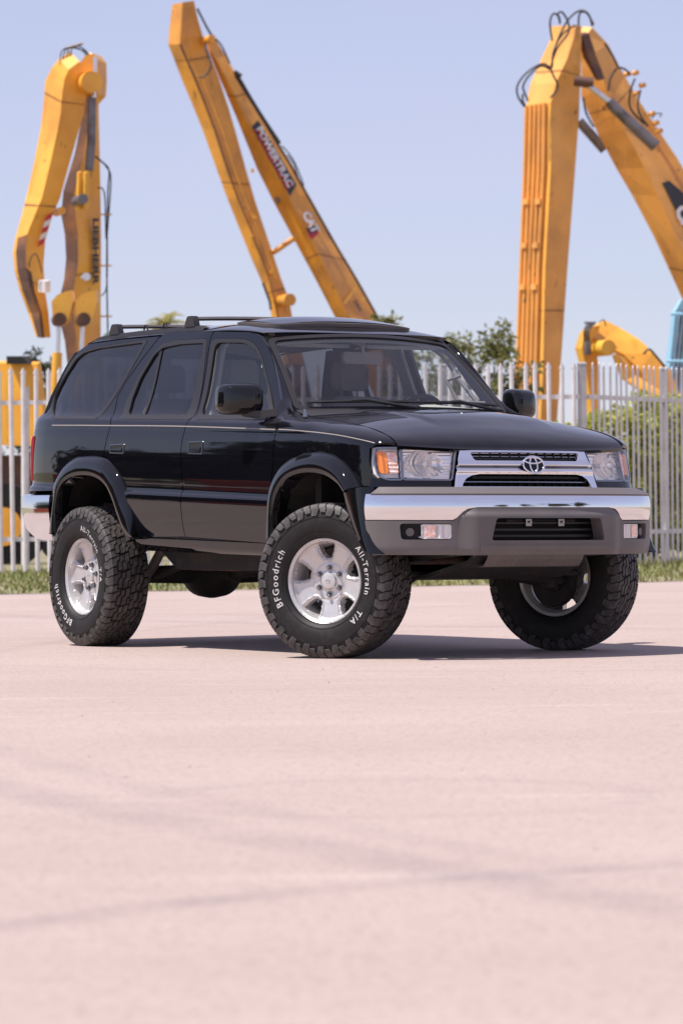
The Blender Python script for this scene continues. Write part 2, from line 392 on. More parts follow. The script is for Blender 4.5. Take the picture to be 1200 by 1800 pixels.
# ------------------------------------------------------------------ fence
M['galv'] = mat('galvanised_steel', (.76, .72, .71), .5, .0, noise=(5, (.60, .56, .55), .4, .7))
M['galv_dark'] = mat('weathered_post', (.44, .42, .425), .55, .0, noise=(4, (.33, .31, .31), .4, .7))
def picket_mesh():
    mb = MB(); w2, d, h_ = .026, .014, 2.235
    sec = [(-w2, 0), (-.010, -d), (.010, -d), (w2, 0), (.010, -d + .006), (-.010, -d + .006)]
    mb.loft([[(x, y, z) for x, y in sec] for z in (0, h_)], caps=True)
    hd = [(.020, 0), (.034, .035), (.028, .05), (.002, .10)]
    mb.loft([[(-w_, -.004, h_ + z), (0, -.013, h_ + z), (w_, -.004, h_ + z), (0, .006, h_ + z)] for w_, z in hd], caps=True)
    o = mb.build('p', 'galv'); me = o.data; bpy.data.objects.remove(o); return me
pk = picket_mesh()
def fence(p, q, n, posts, label, name='palisade_fence', low=0.0):
    p = Vector(p); q = Vector(q); d = q - p; L = d.length; a = math.atan2(d.y, d.x)
    f = empty(name, (p.x, p.y, vz(p.x, p.y)), 0); tag(f, label, 'fence')
    lean = Matrix.Rotation(-.011, 4, 'Y'); rot = lean @ Matrix.Rotation(a, 4, 'Z')
    for i in range(n):
        r = p + d * ((i + .5) / n); o = link(bpy.data.objects.new('picket', pk), f)
        o.location = (r.x - p.x, r.y - p.y, vz(r.x, r.y) - vz(p.x, p.y) + .05 + rnd.uniform(-.012, .012)); e = rot.to_euler(); e.y += rnd.gauss(0, .006); e.z += rnd.gauss(0, .05); o.rotation_euler = e
    def w3(t, z, off=0): 
        r = p + d * t; nrm = Vector((-d.y, d.x)).normalized() * off; return Vector((r.x - p.x + nrm.x - .011 * z, r.y - p.y + nrm.y, vz(r.x, r.y) - vz(p.x, p.y) + z))
    for z in (.42, 1.985):
        mb = MB(); mb.loft([[w3(t, z - .025, .004), w3(t, z + .025, .004), w3(t, z + .025, .05), w3(t, z - .025, .05)] for t in (0, 1)], caps=True); mb.build('rail', 'galv', f)
    for t in posts:
        mb = MB(); mb.loft([[w3(t, z, .055) + Vector((dx, dy, 0)) for dx, dy in ((-.05, -.05), (.05, -.05), (.05, .05), (-.05, .05))] for z in (-.05, 2.36)], caps=True)
        mb.loft([[w3(t, z, .055) + Vector((dx * k, dy * k, 0)) for dx, dy in ((-.055, -.055), (.055, -.055), (.055, .055), (-.055, .055))] for z, k in ((2.36, 1), (2.375, .9), (2.38, .5))], caps=True); mb.build('post', 'galv_dark', f)
    return f
CX, CY = (1031 - 600) / FPX * 43, 43.0
fence((-6.2, 43), (CX - .06, CY), 64, (.05, .44, .825, 1.003), 'long pale steel palisade fence running behind the black car')
dr_ = Vector((.52, .854))
fence((CX + .06, CY + .1), (CX + .06 + dr_.x * 4.6, CY + .1 + dr_.y * 4.6), 32, (.437, .90), 'short palisade fence run receding at the right in front of the hedge')

# ------------------------------------------------------------------ plants
def leafmat(name, c1, c2, tr=.35):
    m = bpy.data.materials.new(name); m.use_nodes = True; n = m.node_tree.nodes; l = m.node_tree.links; n.clear()
    o = n.new('ShaderNodeOutputMaterial'); d = n.new('ShaderNodeBsdfPrincipled'); d.inputs['Roughness'].default_value = .5; t = n.new('ShaderNodeBsdfTranslucent'); mx = n.new('ShaderNodeMixShader'); mx.inputs[0].default_value = tr
    g = n.new('ShaderNodeNewGeometry'); c = n.new('ShaderNodeMix'); c.data_type = 'RGBA'; c.inputs[6].default_value = (*c1, 1); c.inputs[7].default_value = (*c2, 1)
    l.new(g.outputs['Random Per Island'], c.inputs[0]); l.new(c.outputs[2], d.inputs['Base Color']); l.new(c.outputs[2], t.inputs[0])
    l.new(d.outputs[0], mx.inputs[1]); l.new(t.outputs[0], mx.inputs[2]); l.new(mx.outputs[0], o.inputs[0]); return m
M['leaf_tree'] = leafmat('tree_leaf', (.10, .115, .03), (.28, .26, .085))
M['leaf_hedge'] = leafmat('hedge_leaf', (.20, .27, .035), (.60, .55, .09))
M['leaf_dark'] = leafmat('dark_leaf', (.022, .030, .012), (.06, .068, .025))
M['leaf_palm'] = leafmat('palm_frond', (.20, .20, .04), (.42, .34, .08))
M['bark'] = mat('bark', (.10, .075, .06), .9, noise=(8, (.05, .04, .03), .4, .7))
def leaves(V, F, c, n, rad, size, rn, asp=.45):
    for _ in range(n):
        while True:
            p = Vector((rn.uniform(-1, 1), rn.uniform(-1, 1), rn.uniform(-1, 1)))
            if p.length < 1: break
        p = Vector((c[0] + p.x * rad, c[1] + p.y * rad, c[2] + p.z * rad * .8))
        d = Vector((rn.gauss(0, 1), rn.gauss(0, 1), rn.gauss(-.25, .7))).normalized(); u = d.cross(Vector((rn.gauss(0, 1), rn.gauss(0, 1), rn.gauss(0, 1)))).normalized()
        s_ = size * rn.uniform(.6, 1.3); w_ = s_ * asp * .5; b = len(V)
        V += [p, p + d * s_ * .45 + u * w_, p + d * s_, p + d * s_ * .45 - u * w_]; F.append((b, b + 1, b + 2, b + 3))
def tree(px, D, htot, spread, seed, label, leafm='leaf_tree', n=22, lsize=.16, per=60, name='broadleaf_tree', X=None, group=None, clump=.38, trunkh=.35):
    rn = random.Random(seed); x = (px - 600) / FPX * D if X is None else X
    z0 = vz(x, D) if D > 37 and abs(x) < 20 else gz(x)
    t = empty(name, (x, D, z0)); tag(t, label, 'tree', group)
    mb = MB(); th_ = htot * trunkh; r0 = .035 * htot * .55
    mb.tube([(0, 0, -.1), (.04 * htot * .2, 0, th_ * .5), (0, 0, th_), (rn.uniform(-.1, .1) * spread, 0, htot * .75)], [r0 * 1.25, r0, r0 * .8, r0 * .25], 9)
    V = []; F = []; tips = []
    for i in range(n):
        a = i * 2.4 + rn.uniform(-.4, .4); up = rn.uniform(0, 1) ** .8; rr = spread * (1 - .55 * up ** 2) * rn.uniform(.45, 1.05); ze = th_ + (htot - th_) * (.12 + .88 * up)
        s0 = Vector((0, 0, th_ * rn.uniform(.7, 1) + (htot * .3) * up * .6)); e = Vector((rr * math.cos(a), rr * math.sin(a), ze)); m_ = s0.lerp(e, .5) + Vector((rn.uniform(-.1, .1), rn.uniform(-.1, .1), .08 * htot * rn.uniform(0, 1)))
        mb.tube([s0, m_, e], [r0 * .45, r0 * .26, r0 * .08], 6)
        tips += [(e, 1.0), (s0.lerp(m_, .9), .7), (m_.lerp(e, .5), .9)]
        for k in range(3):
            q = e + Vector((rn.gauss(0, 1), rn.gauss(0, 1), rn.gauss(.2, .7))) * spread * .20; mb.tube([m_.lerp(e, .6), q], [r0 * .1, r0 * .03], 4); tips.append((q, .8))
    for e, k in tips: leaves(V, F, e, int(per * k * rn.uniform(.5, 1.4)), clump * k * rn.uniform(.6, 1.3), lsize, rn)
    mb.build('trunk', 'bark', t, smooth=50); meshobj('crown', V, F, leafm, t)
    return t
tree(845, 60, 3.40, .95, 11, 'green tree with airy crown standing right behind the fence beside the tall yellow stick', n=20, per=46, clump=.22, lsize=.12, trunkh=.25)
tree(745, 64, 3.35, .8, 21, 'thin green tree showing above the roof and through the windshield', n=18, per=40, clump=.2, lsize=.12, trunkh=.25)
tree(684, 66, 4.15, .3, 5, 'slender sprig of a tree top just right of the leaning yellow boom', n=8, per=20, clump=.14, lsize=.12)
tree(62, 70, 3.55, .75, 8, 'dark green tree behind the yellow machine at far left', 'leaf_dark', n=16, per=50, clump=.25, lsize=.12)
tree(212, 75, 4.3, .5, 9, 'small dark tree top above the rear of the car roof', 'leaf_dark', n=9, per=30, clump=.2, lsize=.12)
def palm(px, D, h_, seed, label):
    rn = random.Random(seed); x = (px - 600) / FPX * D; t = empty('palm_tree', (x, D, vz(x, D))); tag(t, label, 'tree')
    mb = MB(); mb.tube([(0, 0, -.1), (.05, 0, h_ * .5), (0, 0, h_)], [.13, .11, .10], 10); mb.build('trunk', 'bark', t, smooth=50)
    V = []; F = []
    for i in range(22):
        a = i * 2.4; el_ = rn.uniform(-.5, 1.2); L = rn.uniform(.35, .52); pts = []
        for k in range(9):
            tt = k / 8; pts.append(Vector((math.cos(a) * math.cos(el_) * L * tt, math.sin(a) * math.cos(el_) * L * tt, h_ + math.sin(el_) * L * tt - .22 * tt * tt)))
        for k in range(8):
            d = pts[k + 1] - pts[k]; u = d.cross(Vector((0, 0, 1))).normalized()
            for sg in (-1, 1):
                for j in range(2):
                    p = pts[k].lerp(pts[k + 1], j / 2); b = len(V); tip = p + u * sg * .17 * (1 - .6 * k / 8) + d.normalized() * .10 + Vector((0, 0, -.05)); V += [p, p + d * .35, tip]; F.append((b, b + 1, b + 2))
    meshobj('crown', V, F, 'leaf_palm', t)
palm(289, 62, 3.85, 4, 'yellow-green palm top peeking above the roof rack')
# hedge shrubs behind the receding fence
for i, (px, D, hh, rr, lb) in enumerate(((985, 47.5, 1.75, .55, 'low leafy shrub just left of the corner fence post'), (1075, 47.0, 1.95, .62, 'bushy yellow-green shrub right of the corner post behind the pickets'),
                                     (1150, 47.6, 2.15, .62, 'tall yellow-green shrub behind the pickets near the right edge'), (1222, 48.6, 2.2, .65, 'dense green shrub behind the last fence post at the right edge'))):
    rn = random.Random(40 + i); x = (px - 600) / FPX * D; t = empty('hedge_shrub', (x, D, vz(x, D))); tag(t, lb, 'shrub', 'shrubs of the hedge')
    mb = MB(); V = []; F = []
    for k in range(9):
        a = k * 2.4; mb.tube([(0, 0, 0), (rr * .4 * math.cos(a), rr * .4 * math.sin(a), hh * .5), (rr * .7 * math.cos(a), rr * .7 * math.sin(a), hh * .9)], [.02, .014, .006], 5)
    mb.build('stems', 'bark', t)
    for k in range(120):
        a = rn.uniform(0, 6.28); zz = rn.uniform(.08, .96) * hh; q = rr * math.sqrt(rn.random()) * (1 - .35 * (zz / hh) ** 3)
        leaves(V, F, (q * math.cos(a), q * math.sin(a), zz), 42, .17, .095, rn, .6)
    meshobj('crown', V, F, 'leaf_hedge', t)

# ------------------------------------------------------------------ excavators
def machine_paint(name, c, dirt, amt=.62):
    """site paint: faded patches, run-down streaks and dark chips"""
    m = mat(name, c, .45, 0, .15); n, l, b = nodes(m); tc = n.new('ShaderNodeTexCoord'); col = None
    for sc, stretch, lo, hi, cc, k, det in ((1.3, (1, 1, 1), .42, amt + .15, dirt, .8, 8), (3.5, (1, 1, .16), .55, .80, tuple(x * .55 for x in dirt), .7, 7), (9, (1, 1, .7), .66, .72, (.055, .035, .025), .75, 6), (.8, (1, 1, 1), .50, .75, tuple(min(1, x * 1.25 + .03) for x in c), .5, 3)):
        mp = n.new('ShaderNodeMapping'); mp.inputs['Scale'].default_value = stretch; l.new(tc.outputs['Object'], mp.inputs[0])
        t = n.new('ShaderNodeTexNoise'); t.inputs['Scale'].default_value = sc; t.inputs['Detail'].default_value = det; l.new(mp.outputs[0], t.inputs[0])
        r = n.new('ShaderNodeMapRange'); r.inputs[1].default_value = lo; r.inputs[2].default_value = hi; r.inputs[4].default_value = k; l.new(t.outputs[0], r.inputs[0])
        x = n.new('ShaderNodeMix'); x.data_type = 'RGBA'; x.inputs[7].default_value = (*cc, 1); l.new(r.outputs[0], x.inputs[0])
        if col is None: x.inputs[6].default_value = (*c, 1)
        else: l.new(col, x.inputs[6])
        col = x.outputs[2]
    l.new(col, b.inputs['Base Color']); return m
M['lieb'] = machine_paint('orange_yellow_paint', (.92, .42, .045), (.62, .23, .025))
M['lieb_light'] = machine_paint('yellow_paint', (.86, .44, .05), (.70, .30, .03))
M['cat'] = machine_paint('yellow_machine_paint', (.80, .34, .035), (.50, .21, .05), .52)
M['cat2'] = machine_paint('dusty_yellow_paint', (.86, .40, .085), (.58, .27, .075), .55)
M['worn'] = mat('worn_steel', (.13, .065, .045), .65, .2, noise=(2.2, (.30, .13, .05), .45, .7))
M['steel'] = mat('cylinder_steel', (.20, .18, .18), .4, .5, noise=(4, (.10, .08, .07), .45, .7))
M['rod'] = mat('chrome_rod', (.72, .70, .70), .2, .8)
M['hose'] = mat('black_hose', (.035, .03, .03), .6)
M['blue'] = mat('blue_paint', (.34, .64, .86), .4, 0, .2)
M['decal_black'] = mat('black_decal', (.03, .03, .035), .5); M['decal_white'] = mat('white_decal', (.75, .72, .70), .5); M['decal_red'] = mat('red_decal', (.55, .03, .05), .5)
M['yellow_decal'] = mat('yellow_decal', (.80, .50, .03), .5)
def beam(name, sts, D, al, m, parent, dd=0.0, smooth=None):
    """box beam given by its three visible edges in the photo (far-left, near, far-right) at each station; near edge at depth D"""
    org = parent.matrix_world.translation if parent is not None else Vector(); org = parent.location if parent is not None else Vector()
    rings = []
    for st in sts:
        (lx, ly), (mx_, my), (rx, ry) = st[:3]; d = D + (st[3] if len(st) > 3 else 0) + dd
        dl = d + abs(mx_ - lx) / FPX * d * math.tan(al); dr2 = d + abs(rx - mx_) / FPX * d * math.tan(math.pi / 2 - al)
        a, b, c = at(lx, ly, dl), at(mx_, my, d), at(rx, ry, dr2); e = a + c - b
        rings.append([p - org for p in (a, b, c, e)])
    mb = MB(); mb.loft(rings, caps=True); return mb.build(name, m, parent, smooth=smooth)
def ptube(name, pts, D, rpx, m, parent, n=10, sm=True):
    """round bar along photo points; radius in photo pixels"""
    org = parent.location; P = [at(p[0], p[1], D + (p[2] if len(p) > 2 else 0)) - org for p in pts]
    mb = MB(); rr = [r / FPX * D for r in (rpx if isinstance(rpx, (list, tuple)) else [rpx] * len(P))]
    mb.tube(P, rr, n); return mb.build(name, m, parent, smooth=50)
def hose(pts, D, parent, r=1.9, name='hose'):
    return ptube(name, [tuple(q) for q in catmull([p if len(p) > 2 else (*p, 0) for p in pts], 5)], D, r, 'hose', parent, 6)
def disc(name, px, py, D, rpx, th_, m, parent, al=0.0):
    """round boss whose axis points at the viewer, turned by al"""
    c = at(px, py, D) - parent.location; ax = Vector((math.sin(al), -math.cos(al), 0)); mb = MB(); r = rpx / FPX * D; mb.tube([c + ax * th_ * .5, c - ax * th_ * .5], r, 20); return mb.build(name, m, parent, smooth=40)
def facept(px, py, plane, off):
    p0, n = plane; d = Vector(((px - 600) / FPX, 1, (YH - py) / FPX)); o = Vector((0, 0, CH)); t = (p0 - o).dot(n) / d.dot(n); return o + d * (t - off)
def face_of(sts, D, al, side='r', dd=0):
    i, j = 0, len(sts) - 1; P = []
    for st in (sts[i], sts[j]):
        (lx, ly), (mx_, my), (rx, ry) = st[:3]; d = D + (st[3] if len(st) > 3 else 0) + dd
        P.append((at(mx_, my, d), at(rx, ry, d + abs(rx - mx_) / FPX * d * math.tan(math.pi / 2 - al)) if side == 'r' else at(lx, ly, d + abs(mx_ - lx) / FPX * d * math.tan(al))))
    n = (P[0][1] - P[0][0]).cross(P[1][0] - P[0][0]).normalized()
    if n.y > 0: n = -n
    return (P[0][0], n)
def decal(name, pxs, plane, off, m, parent):
    V = [facept(x, y, plane, off) - parent.location for x, y in pxs]; return meshobj(name, V, [tuple(range(len(V)))], m, parent)
def ptext(name, txt, p0, p1, hpx, plane, off, m, parent, flip=1, bold=.02, shear=0.0):
    """lettering on a face: baseline from pixel p0 to p1, cap height in pixels"""
    cu = bpy.data.curves.new('t', 'FONT'); cu.body = txt; cu.size = 1.0; cu.offset = bold; cu.resolution_u = 2
    o = bpy.data.objects.new('t', cu); C.objects.link(o); dg = bpy.context.evaluated_depsgraph_get(); me = bpy.data.meshes.new_from_object(o.evaluated_get(dg)); bpy.data.objects.remove(o)
    wd = max(v.co.x for v in me.vertices); hc = .70
    p0 = Vector(p0); p1 = Vector(p1); d = p1 - p0; up = Vector((d.y, -d.x)).normalized() * flip
    for v in me.vertices:
        q = p0 + d * ((v.co.x + shear * v.co.y) / wd) + up * (v.co.y / hc * hpx); v.co = facept(q.x, q.y, plane, off) - parent.location
    me.materials.clear(); me.materials.append(M[m]); return link(bpy.data.objects.new(name, me), parent)
def tracks(parent, x0, x1, D, m='worn'):
    for dy in (-1.1, 1.1):
        mb = MB(); zc = gz((x0 + x1) / 2) + .5; L = (x1 - x0) / 2; pts = []
        for a in np.linspace(math.pi / 2, 1.5 * math.pi, 8): pts.append((-L + .45 + .45 * math.cos(a), .45 * math.sin(a)))
        for a in np.linspace(-math.pi / 2, math.pi / 2, 8): pts.append((L - .45 + .45 * math.cos(a), .45 * math.sin(a)))
        c = Vector(((x0 + x1) / 2, D, zc)) - parent.location
        mb.loft([[(c.x + a, c.y + dy + w_, c.z + b) for a, b in pts] for w_ in (-.3, .3)], caps=True); mb.build('track', m, parent)
def house(parent, x0, x1, D, z0, z1, m, cabx=None, dep=2.6):
    mb = MB(); o = parent.location
    mb.loft([[(x0 - o.x + ins, D + y - o.y, z - o.z), (x1 - o.x - ins, D + y - o.y, z - o.z), (x1 - o.x - ins, D + y2 - o.y, z - o.z), (x0 - o.x + ins, D + y2 - o.y, z - o.z)] for z, ins, y, y2 in ((z0, .05, -dep / 2, dep / 2), (z0 + .05, 0, -dep / 2, dep / 2), (z1 - .1, 0, -dep / 2, dep / 2), (z1, .1, -dep / 2 + .1, dep / 2 - .1))], caps=True); mb.build('engine_house', m, parent)
    if cabx is not None:
        mb = MB(); c0, c1 = cabx; mb.loft([[(x - o.x, D + y - o.y, z - o.z) for x, y in ((c0 + i_, -dep / 2 - .02), (c1 - i_, -dep / 2 - .02), (c1 - i_, -dep / 2 + 1.1), (c0 + i_, -dep / 2 + 1.1))] for z, i_ in ((z0, 0), (z1 + .2, .0), (z1 + .9, .15))], caps=True); mb.build('cab', 'decal_black', parent)

# -- left: wheeled material handler, stick folded down
DL = 56.0; AL = R(62)
e1 = empty('excavator', at(60, 905, DL)); e1.location.z = gz(e1.location.x)
tag(e1, 'orange-yellow excavator at far left with curved stick folded down and striped warning plate', 'excavator')
st1 = [((104, 104), (121, 122), (140, 108)), ((92, 118), (114, 138), (150, 140)), ((80, 142), (110, 160), (152, 172)), ((76.5, 185), (107, 200), (148, 198)), ((72, 225), (101, 232), (136, 240)), ((61, 283), (88, 290), (119, 300)), ((47, 345), (74, 348), (106, 348)),
       ((39.6, 375), (62.5, 375), (92, 381)), ((27, 420), (48, 412), (80, 423)), ((23, 444), (45, 438), (77, 465)), ((26, 475), (46, 470), (79, 500)), ((34, 507), (54, 511), (81, 520)), ((50, 550), (69, 550), (85.4, 548)), ((64.6, 593), (74, 594), (89.6, 593))]
stick = beam('stick', st1, DL, AL, 'lieb', e1)
# the stick has one paint all over, with strips of worn steel low down
def strip(name, sts, f0, f1, plane_side, m, parent, D, al, off=.012):
    rings = []
    for st in sts:
        (lx, ly), (mx_, my), (rx, ry) = st[:3]; d = D
        a = at(lx, ly, d + abs(mx_ - lx) / FPX * d * math.tan(al)); b = at(mx_, my, d)
        if plane_side == 'r': b2 = at(rx, ry, d + abs(rx - mx_) / FPX * d * math.tan(math.pi / 2 - al)); a = b2
        p, q = b.lerp(a, f0), b.lerp(a, f1); nrm = Vector((0, -1, 0)) * off
        rings.append([p + nrm - parent.location, q + nrm - parent.location])
    mb = MB(); mb.loft(rings, closed=False); return mb.build(name, m, parent)
strip('wear_plate', st1[8:], -.02, .75, 'l', 'worn', e1, DL, AL)
strip('scuffed_edge', st1[10:], .0, .30, 'r', 'worn', e1, DL, AL)
bm1 = [((135, 128), (152, 135), (172, 98), 1.0), ((146, 200), (158, 205), (174, 200), 1.0), ((132, 270), (148, 272), (176, 290), .9), ((112, 335), (130, 340), (177, 340), .8), ((108, 377), (133, 382), (177.5, 377), .8), ((114.6, 413), (137.5, 413), (178, 413), .8), ((116.7, 454), (137.5, 465), (178, 460), .8), ((113.5, 490), (130, 505), (177.5, 500), .8), ((106, 521), (127, 527), (177.5, 525), .8), ((106, 565), (131, 565), (177.5, 565), .8), ((114.6, 600), (135, 607), (177.5, 600), .8), ((119, 640), (140, 645), (180, 640), .8), ((128, 740), (148, 745), (186, 740), .8)]
boom1 = beam('boom', bm1, DL, R(40), 'lieb', e1)
strip('underside_plate', bm1, 0.0, 1.0, 'l', 'worn', e1, DL + .78, R(40), .02)
hd = [((128, 140), (134, 140), (160, 140)), ((134, 120), (140, 118), (170, 118))]
mb = MB(); hp = [(121, 172), (128, 140), (135, 118), (150, 98), (164, 94), (173, 106), (174, 140), (172, 165), (160, 178), (145, 160)]
for dd_ in (0,):
    A_ = [at(x, y, DL + .28) - e1.location for x, y in hp]; B_ = [p + Vector((.1, .35, 0)) for p in A_]; mb.loft([A_, B_], caps=True)
mb.build('knuckle_plate', 'lieb', e1)
disc('pivot_boss', 155, 147, DL + .15, 19, .5, 'lieb', e1, .3)
ptube('cylinder', [(162, 172, .2), (161, 250, .2), (157, 300, .2)], DL, [8, 8, 8], 'steel', e1); ptube('cylinder_rod', [(168, 100, .2), (165, 180, .2)], DL, 4, 'rod', e1)
for px_ in (139, 150): beam('clevis_lug', [((px_ - 3, 302), (px_, 303), (px_ + 6, 302)), ((px_ - 6, 365), (px_ - 2, 370), (px_ + 8, 365))], DL, R(50), 'lieb_light', e1)
disc('pivot_boss', 140, 352, DL - .05, 9, .5, 'steel', e1, .3); disc('pivot_boss', 104, 372, DL + .3, 7, .4, 'lieb', e1, .3)
for (cx_, cy_) in ((103, 540), (145, 540)):
    mb = MB(); A_ = [at(x, y, DL - .25) - e1.location for x, y in ((cx_ - 10, cy_ + 20), (cx_ - 12, cy_ - 10), (cx_ - 2, cy_ - 22), (cx_ + 14, cy_ - 28), (cx_ + 24, cy_ - 30), (cx_ + 26, cy_ - 10), (cx_ + 18, cy_ + 20), (cx_ + 4, cy_ + 32))]
    mb.loft([A_, [p + Vector((.02, .25, 0)) for p in A_]], caps=True); mb.build('lug', 'lieb_light', e1)
    disc('pin', cx_ + 1, cy_ + 22, DL - .35, 12, .25, 'worn', e1, .2)
    ptube('lift_cylinder_rod', [(cx_ + 1, cy_ + 25, -.3), (cx_ - 2, 640, -.3)], DL, 4.2, 'rod', e1); ptube('lift_cylinder', [(cx_ - 2, 620, -.3), (cx_ - 6, 720, -.3), (cx_ - 10, 800, -.3)], DL, 9, 'lieb_light', e1)
disc('work_lamp', 151, 487, DL - .1, 7, .2, 'rod', e1, .2)
pl1 = face_of(st1[5:10], DL, AL)
for k in range(5):
    y0 = 373 + k * 11; x0 = 84 - k * 3.2; decal('warning_stripe', [(x0 - 2, y0 + 6), (x0 + 9, y0), (x0 + 6, y0 + 11), (x0 - 5, y0 + 17)], pl1, .06, 'decal_red' if k % 2 == 0 else 'decal_white', e1)
plb = face_of(bm1[4:9], DL, R(40))
ptext('maker_lettering', 'LIEBHERR', (164, 383), (164, 502), 9.5, plb, .16, 'decal_black', e1, 1, .05)
beam('junction_box', [((68, 493), (80, 495), (89, 493)), ((68, 513), (80, 515), (89, 513))], DL - .1, R(30), 'galv', e1)
for y in (377, 467, 556): ptube('hose_bracket', [(176, y, .6), (197, y, .6)], DL, 1.4, 'lieb', e1)
hose([(168, 275, .2), (180, 285, .3), (192, 300, .5), (190, 340, .6), (188, 470, .6), (190, 590, .6)], DL, e1, 1.6); hose([(172, 330, .4), (184, 340, .5), (187, 420, .6), (192, 370, .6), (195, 310, .6), (186, 292, .4)], DL, e1, 1.3); hose([(178, 520, .6), (188, 500, .6), (189, 400, .6)], DL, e1, 1.2)
for k in range(4): hose([(106 + k * 5, 114 + k * 3, .2), (109 + k * 6, 90 - k * 2, .3), (128 + k * 4, 82 - k * 1.5 + (k % 2) * 4, .4), (146 + k * 4, 90 + k * 2, .4), (156 + k * 4, 104 + k * 3, .3)], DL, e1, 1.2)
hose([(52, 470, -.1), (54, 455, -.1), (62, 446, -.1), (69, 458, -.1), (74, 480, -.1)], DL, e1, 1.2)
ptube('hose_clamp', [(118, 84, .3), (146, 76, .3)], DL, 2.5, 'steel', e1)
# its carriage: counterweight, engine cover, wheels
beam('counterweight', [((-80, 636), (66, 640), (72, 636)), ((-80, 700), (72, 700), (80, 696)), ((-80, 780), (88, 785), (96, 780))], 54.5, R(25), 'lieb', e1)
beam('engine_cover', [((12, 626), (40, 626), (50, 629)), ((12, 640), (50, 640), (60, 640))], 54.4, R(20), 'decal_black', e1)
beam('chassis', [((-90, 800), (150, 800), (160, 800)), ((-90, 880), (150, 880), (160, 880))], 54.6, R(30), 'worn', e1)
for cx_ in (8, 140):
    c = at(cx_, 885, 54.0) - e1.location; c.z = .62; mb = MB(); mb.tube([c + Vector((0, -.25, 0)), c + Vector((0, .25, 0))], .62, 28); mb.build('road_wheel', 'rubber', e1, smooth=40); mb = MB(); mb.tube([c + Vector((0, -.28, 0)), c + Vector((0, -.2, 0))], .28, 20); mb.build('wheel_hub', 'lieb', e1, smooth=40)
    for dxx in (): pass
ptube('outrigger_post', [(45, 680), (45, 1005)], 53.4, 7, 'galv', e1, 8)

# -- middle: long boom rising right behind the roof, stick folded left
DM = 78.0; AM = R(35)
e2 = empty('excavator', at(760, 905, DM)); e2.location.z = gz(e2.location.x)
tag(e2, 'yellow excavator with long leaning boom and stick rising above the car roof', 'excavator')
st2 = [((303, 8), (321, 4), (341, 1)), ((298, 50), (318, 48), (348, 34)), ((296, 78), (316, 78), (358, 68)), ((320, 140), (343, 140), (384, 135)), ((340, 188), (362, 188), (402, 190)), ((355, 225), (377, 228), (415, 235)), ((380, 295), (399, 297), (432, 297)), ((400, 350), (418, 350), (449, 355)), ((420, 400), (438, 397), (464, 400)), ((442, 455), (458, 450), (480, 447)), ((462, 500), (474, 495), (494, 490)), ((474, 537), (483, 532), (508, 526)), ((478, 560), (488, 560), (514, 560)), ((500, 640), (510, 640), (536, 640))]
sk2 = beam('stick', st2, DM, R(50), 'cat', e2)
bm2 = [((360, 66), (364, 64), (377, 66), .5), ((368, 92), (374, 94), (394, 94), .5), ((385, 135), (398, 140), (416, 132), .5), ((415, 205), (430, 205), (458, 200), .5), ((452, 297), (478, 292), (512, 287), .5), ((482, 357), (508, 349), (541, 340), .5), ((520, 427), (543, 415), (592, 430), .5), ((555, 492), (578, 482), (628, 490), .5), ((588, 556), (612, 555), (668, 561), .5), ((655, 690), (690, 690), (750, 690), .5), ((700, 780), (735, 780), (800, 780), .5)]
boom2 = beam('boom', bm2, DM, R(38), 'cat', e2)
pl2 = face_of(bm2[3:7], DM, R(38), 'r')
decal('decal_plate', [(443, 222), (454, 211), (521, 325), (510, 344)], pl2, .03, 'decal_black', e2)
ptext('decal_shadow', 'POWERTRAC', (446, 229), (504, 333), 11, pl2, .045, 'decal_red', e2, 1, .05)
ptext('decal_lettering', 'POWERTRAC', (450, 226), (507, 330), 11, pl2, .06, 'decal_white', e2, 1, .035)
ptext('maker_lettering', 'CAT', (531, 376), (551, 411), 13, pl2, .06, 'decal_white', e2, 1, .06)
decal('decal_triangle', [(539, 404), (559, 398), (560, 410), (551, 419), (543, 417)], pl2, .03, 'decal_red', e2); decal('decal_triangle', [(540, 400), (558, 396), (555, 408), (546, 411)], pl2, .04, 'decal_black', e2)
ptube('stay_rod', [(480, 444, .2), (522, 415, .4)], DM, 5, 'cat', e2)
disc('pin', 365, 70, DM + .2, 7, .5, 'cat', e2, .4); disc('pin', 502, 528, DM - .1, 11, .5, 'cat', e2, .4); disc('pin', 488, 352, DM + .3, 5, .5, 'worn', e2)
for y, x in ((300, 452), (382, 455), (415, 450), (478, 484)): disc('pin', x - 8, y, DM - .05, 3, .2, 'lieb_light', e2)
decal('weld_plate', [(603, 532), (625, 503), (628, 505), (607, 535)], pl2, .04, 'lieb_light', e2); decal('weld_plate', [(633, 526), (641, 520), (643, 524), (635, 531)], pl2, .04, 'lieb_light', e2)
ptext('model_lettering', '385', (620, 528), (632, 548), 5, pl2, .05, 'decal_black', e2, 1, .03)
hose([(347, 15, .1), (362, 45, .3), (372, 62, .4)], DM, e2, 2, 'steel_pipe'); hose([(361, 75, -.1), (365, 95, -.1), (371, 115, -.2), (362, 132, -.2), (349, 136, -.2)], DM, e2, 1.6); hose([(370, 62, .2), (388, 78, .3), (404, 112, .4)], DM, e2, 1.5)
hose([(415, 128, .4), (450, 188, .5), (492, 252, .5)], DM, e2, 3); hose([(495, 256, .4), (508, 270, .4), (520, 290, .5), (534, 326, .5)], DM, e2, 1.3); hose([(505, 272, .4), (516, 288, .4), (525, 315, .5)], DM, e2, 1.3)
ptube('valve_block', [(412, 126, .4), (424, 134, .4)], DM, 4, 'hose', e2); ptube('pipe', [(462, 497, -.1), (474, 530, -.1), (476, 545, -.1)], DM, 2.2, 'hose', e2)
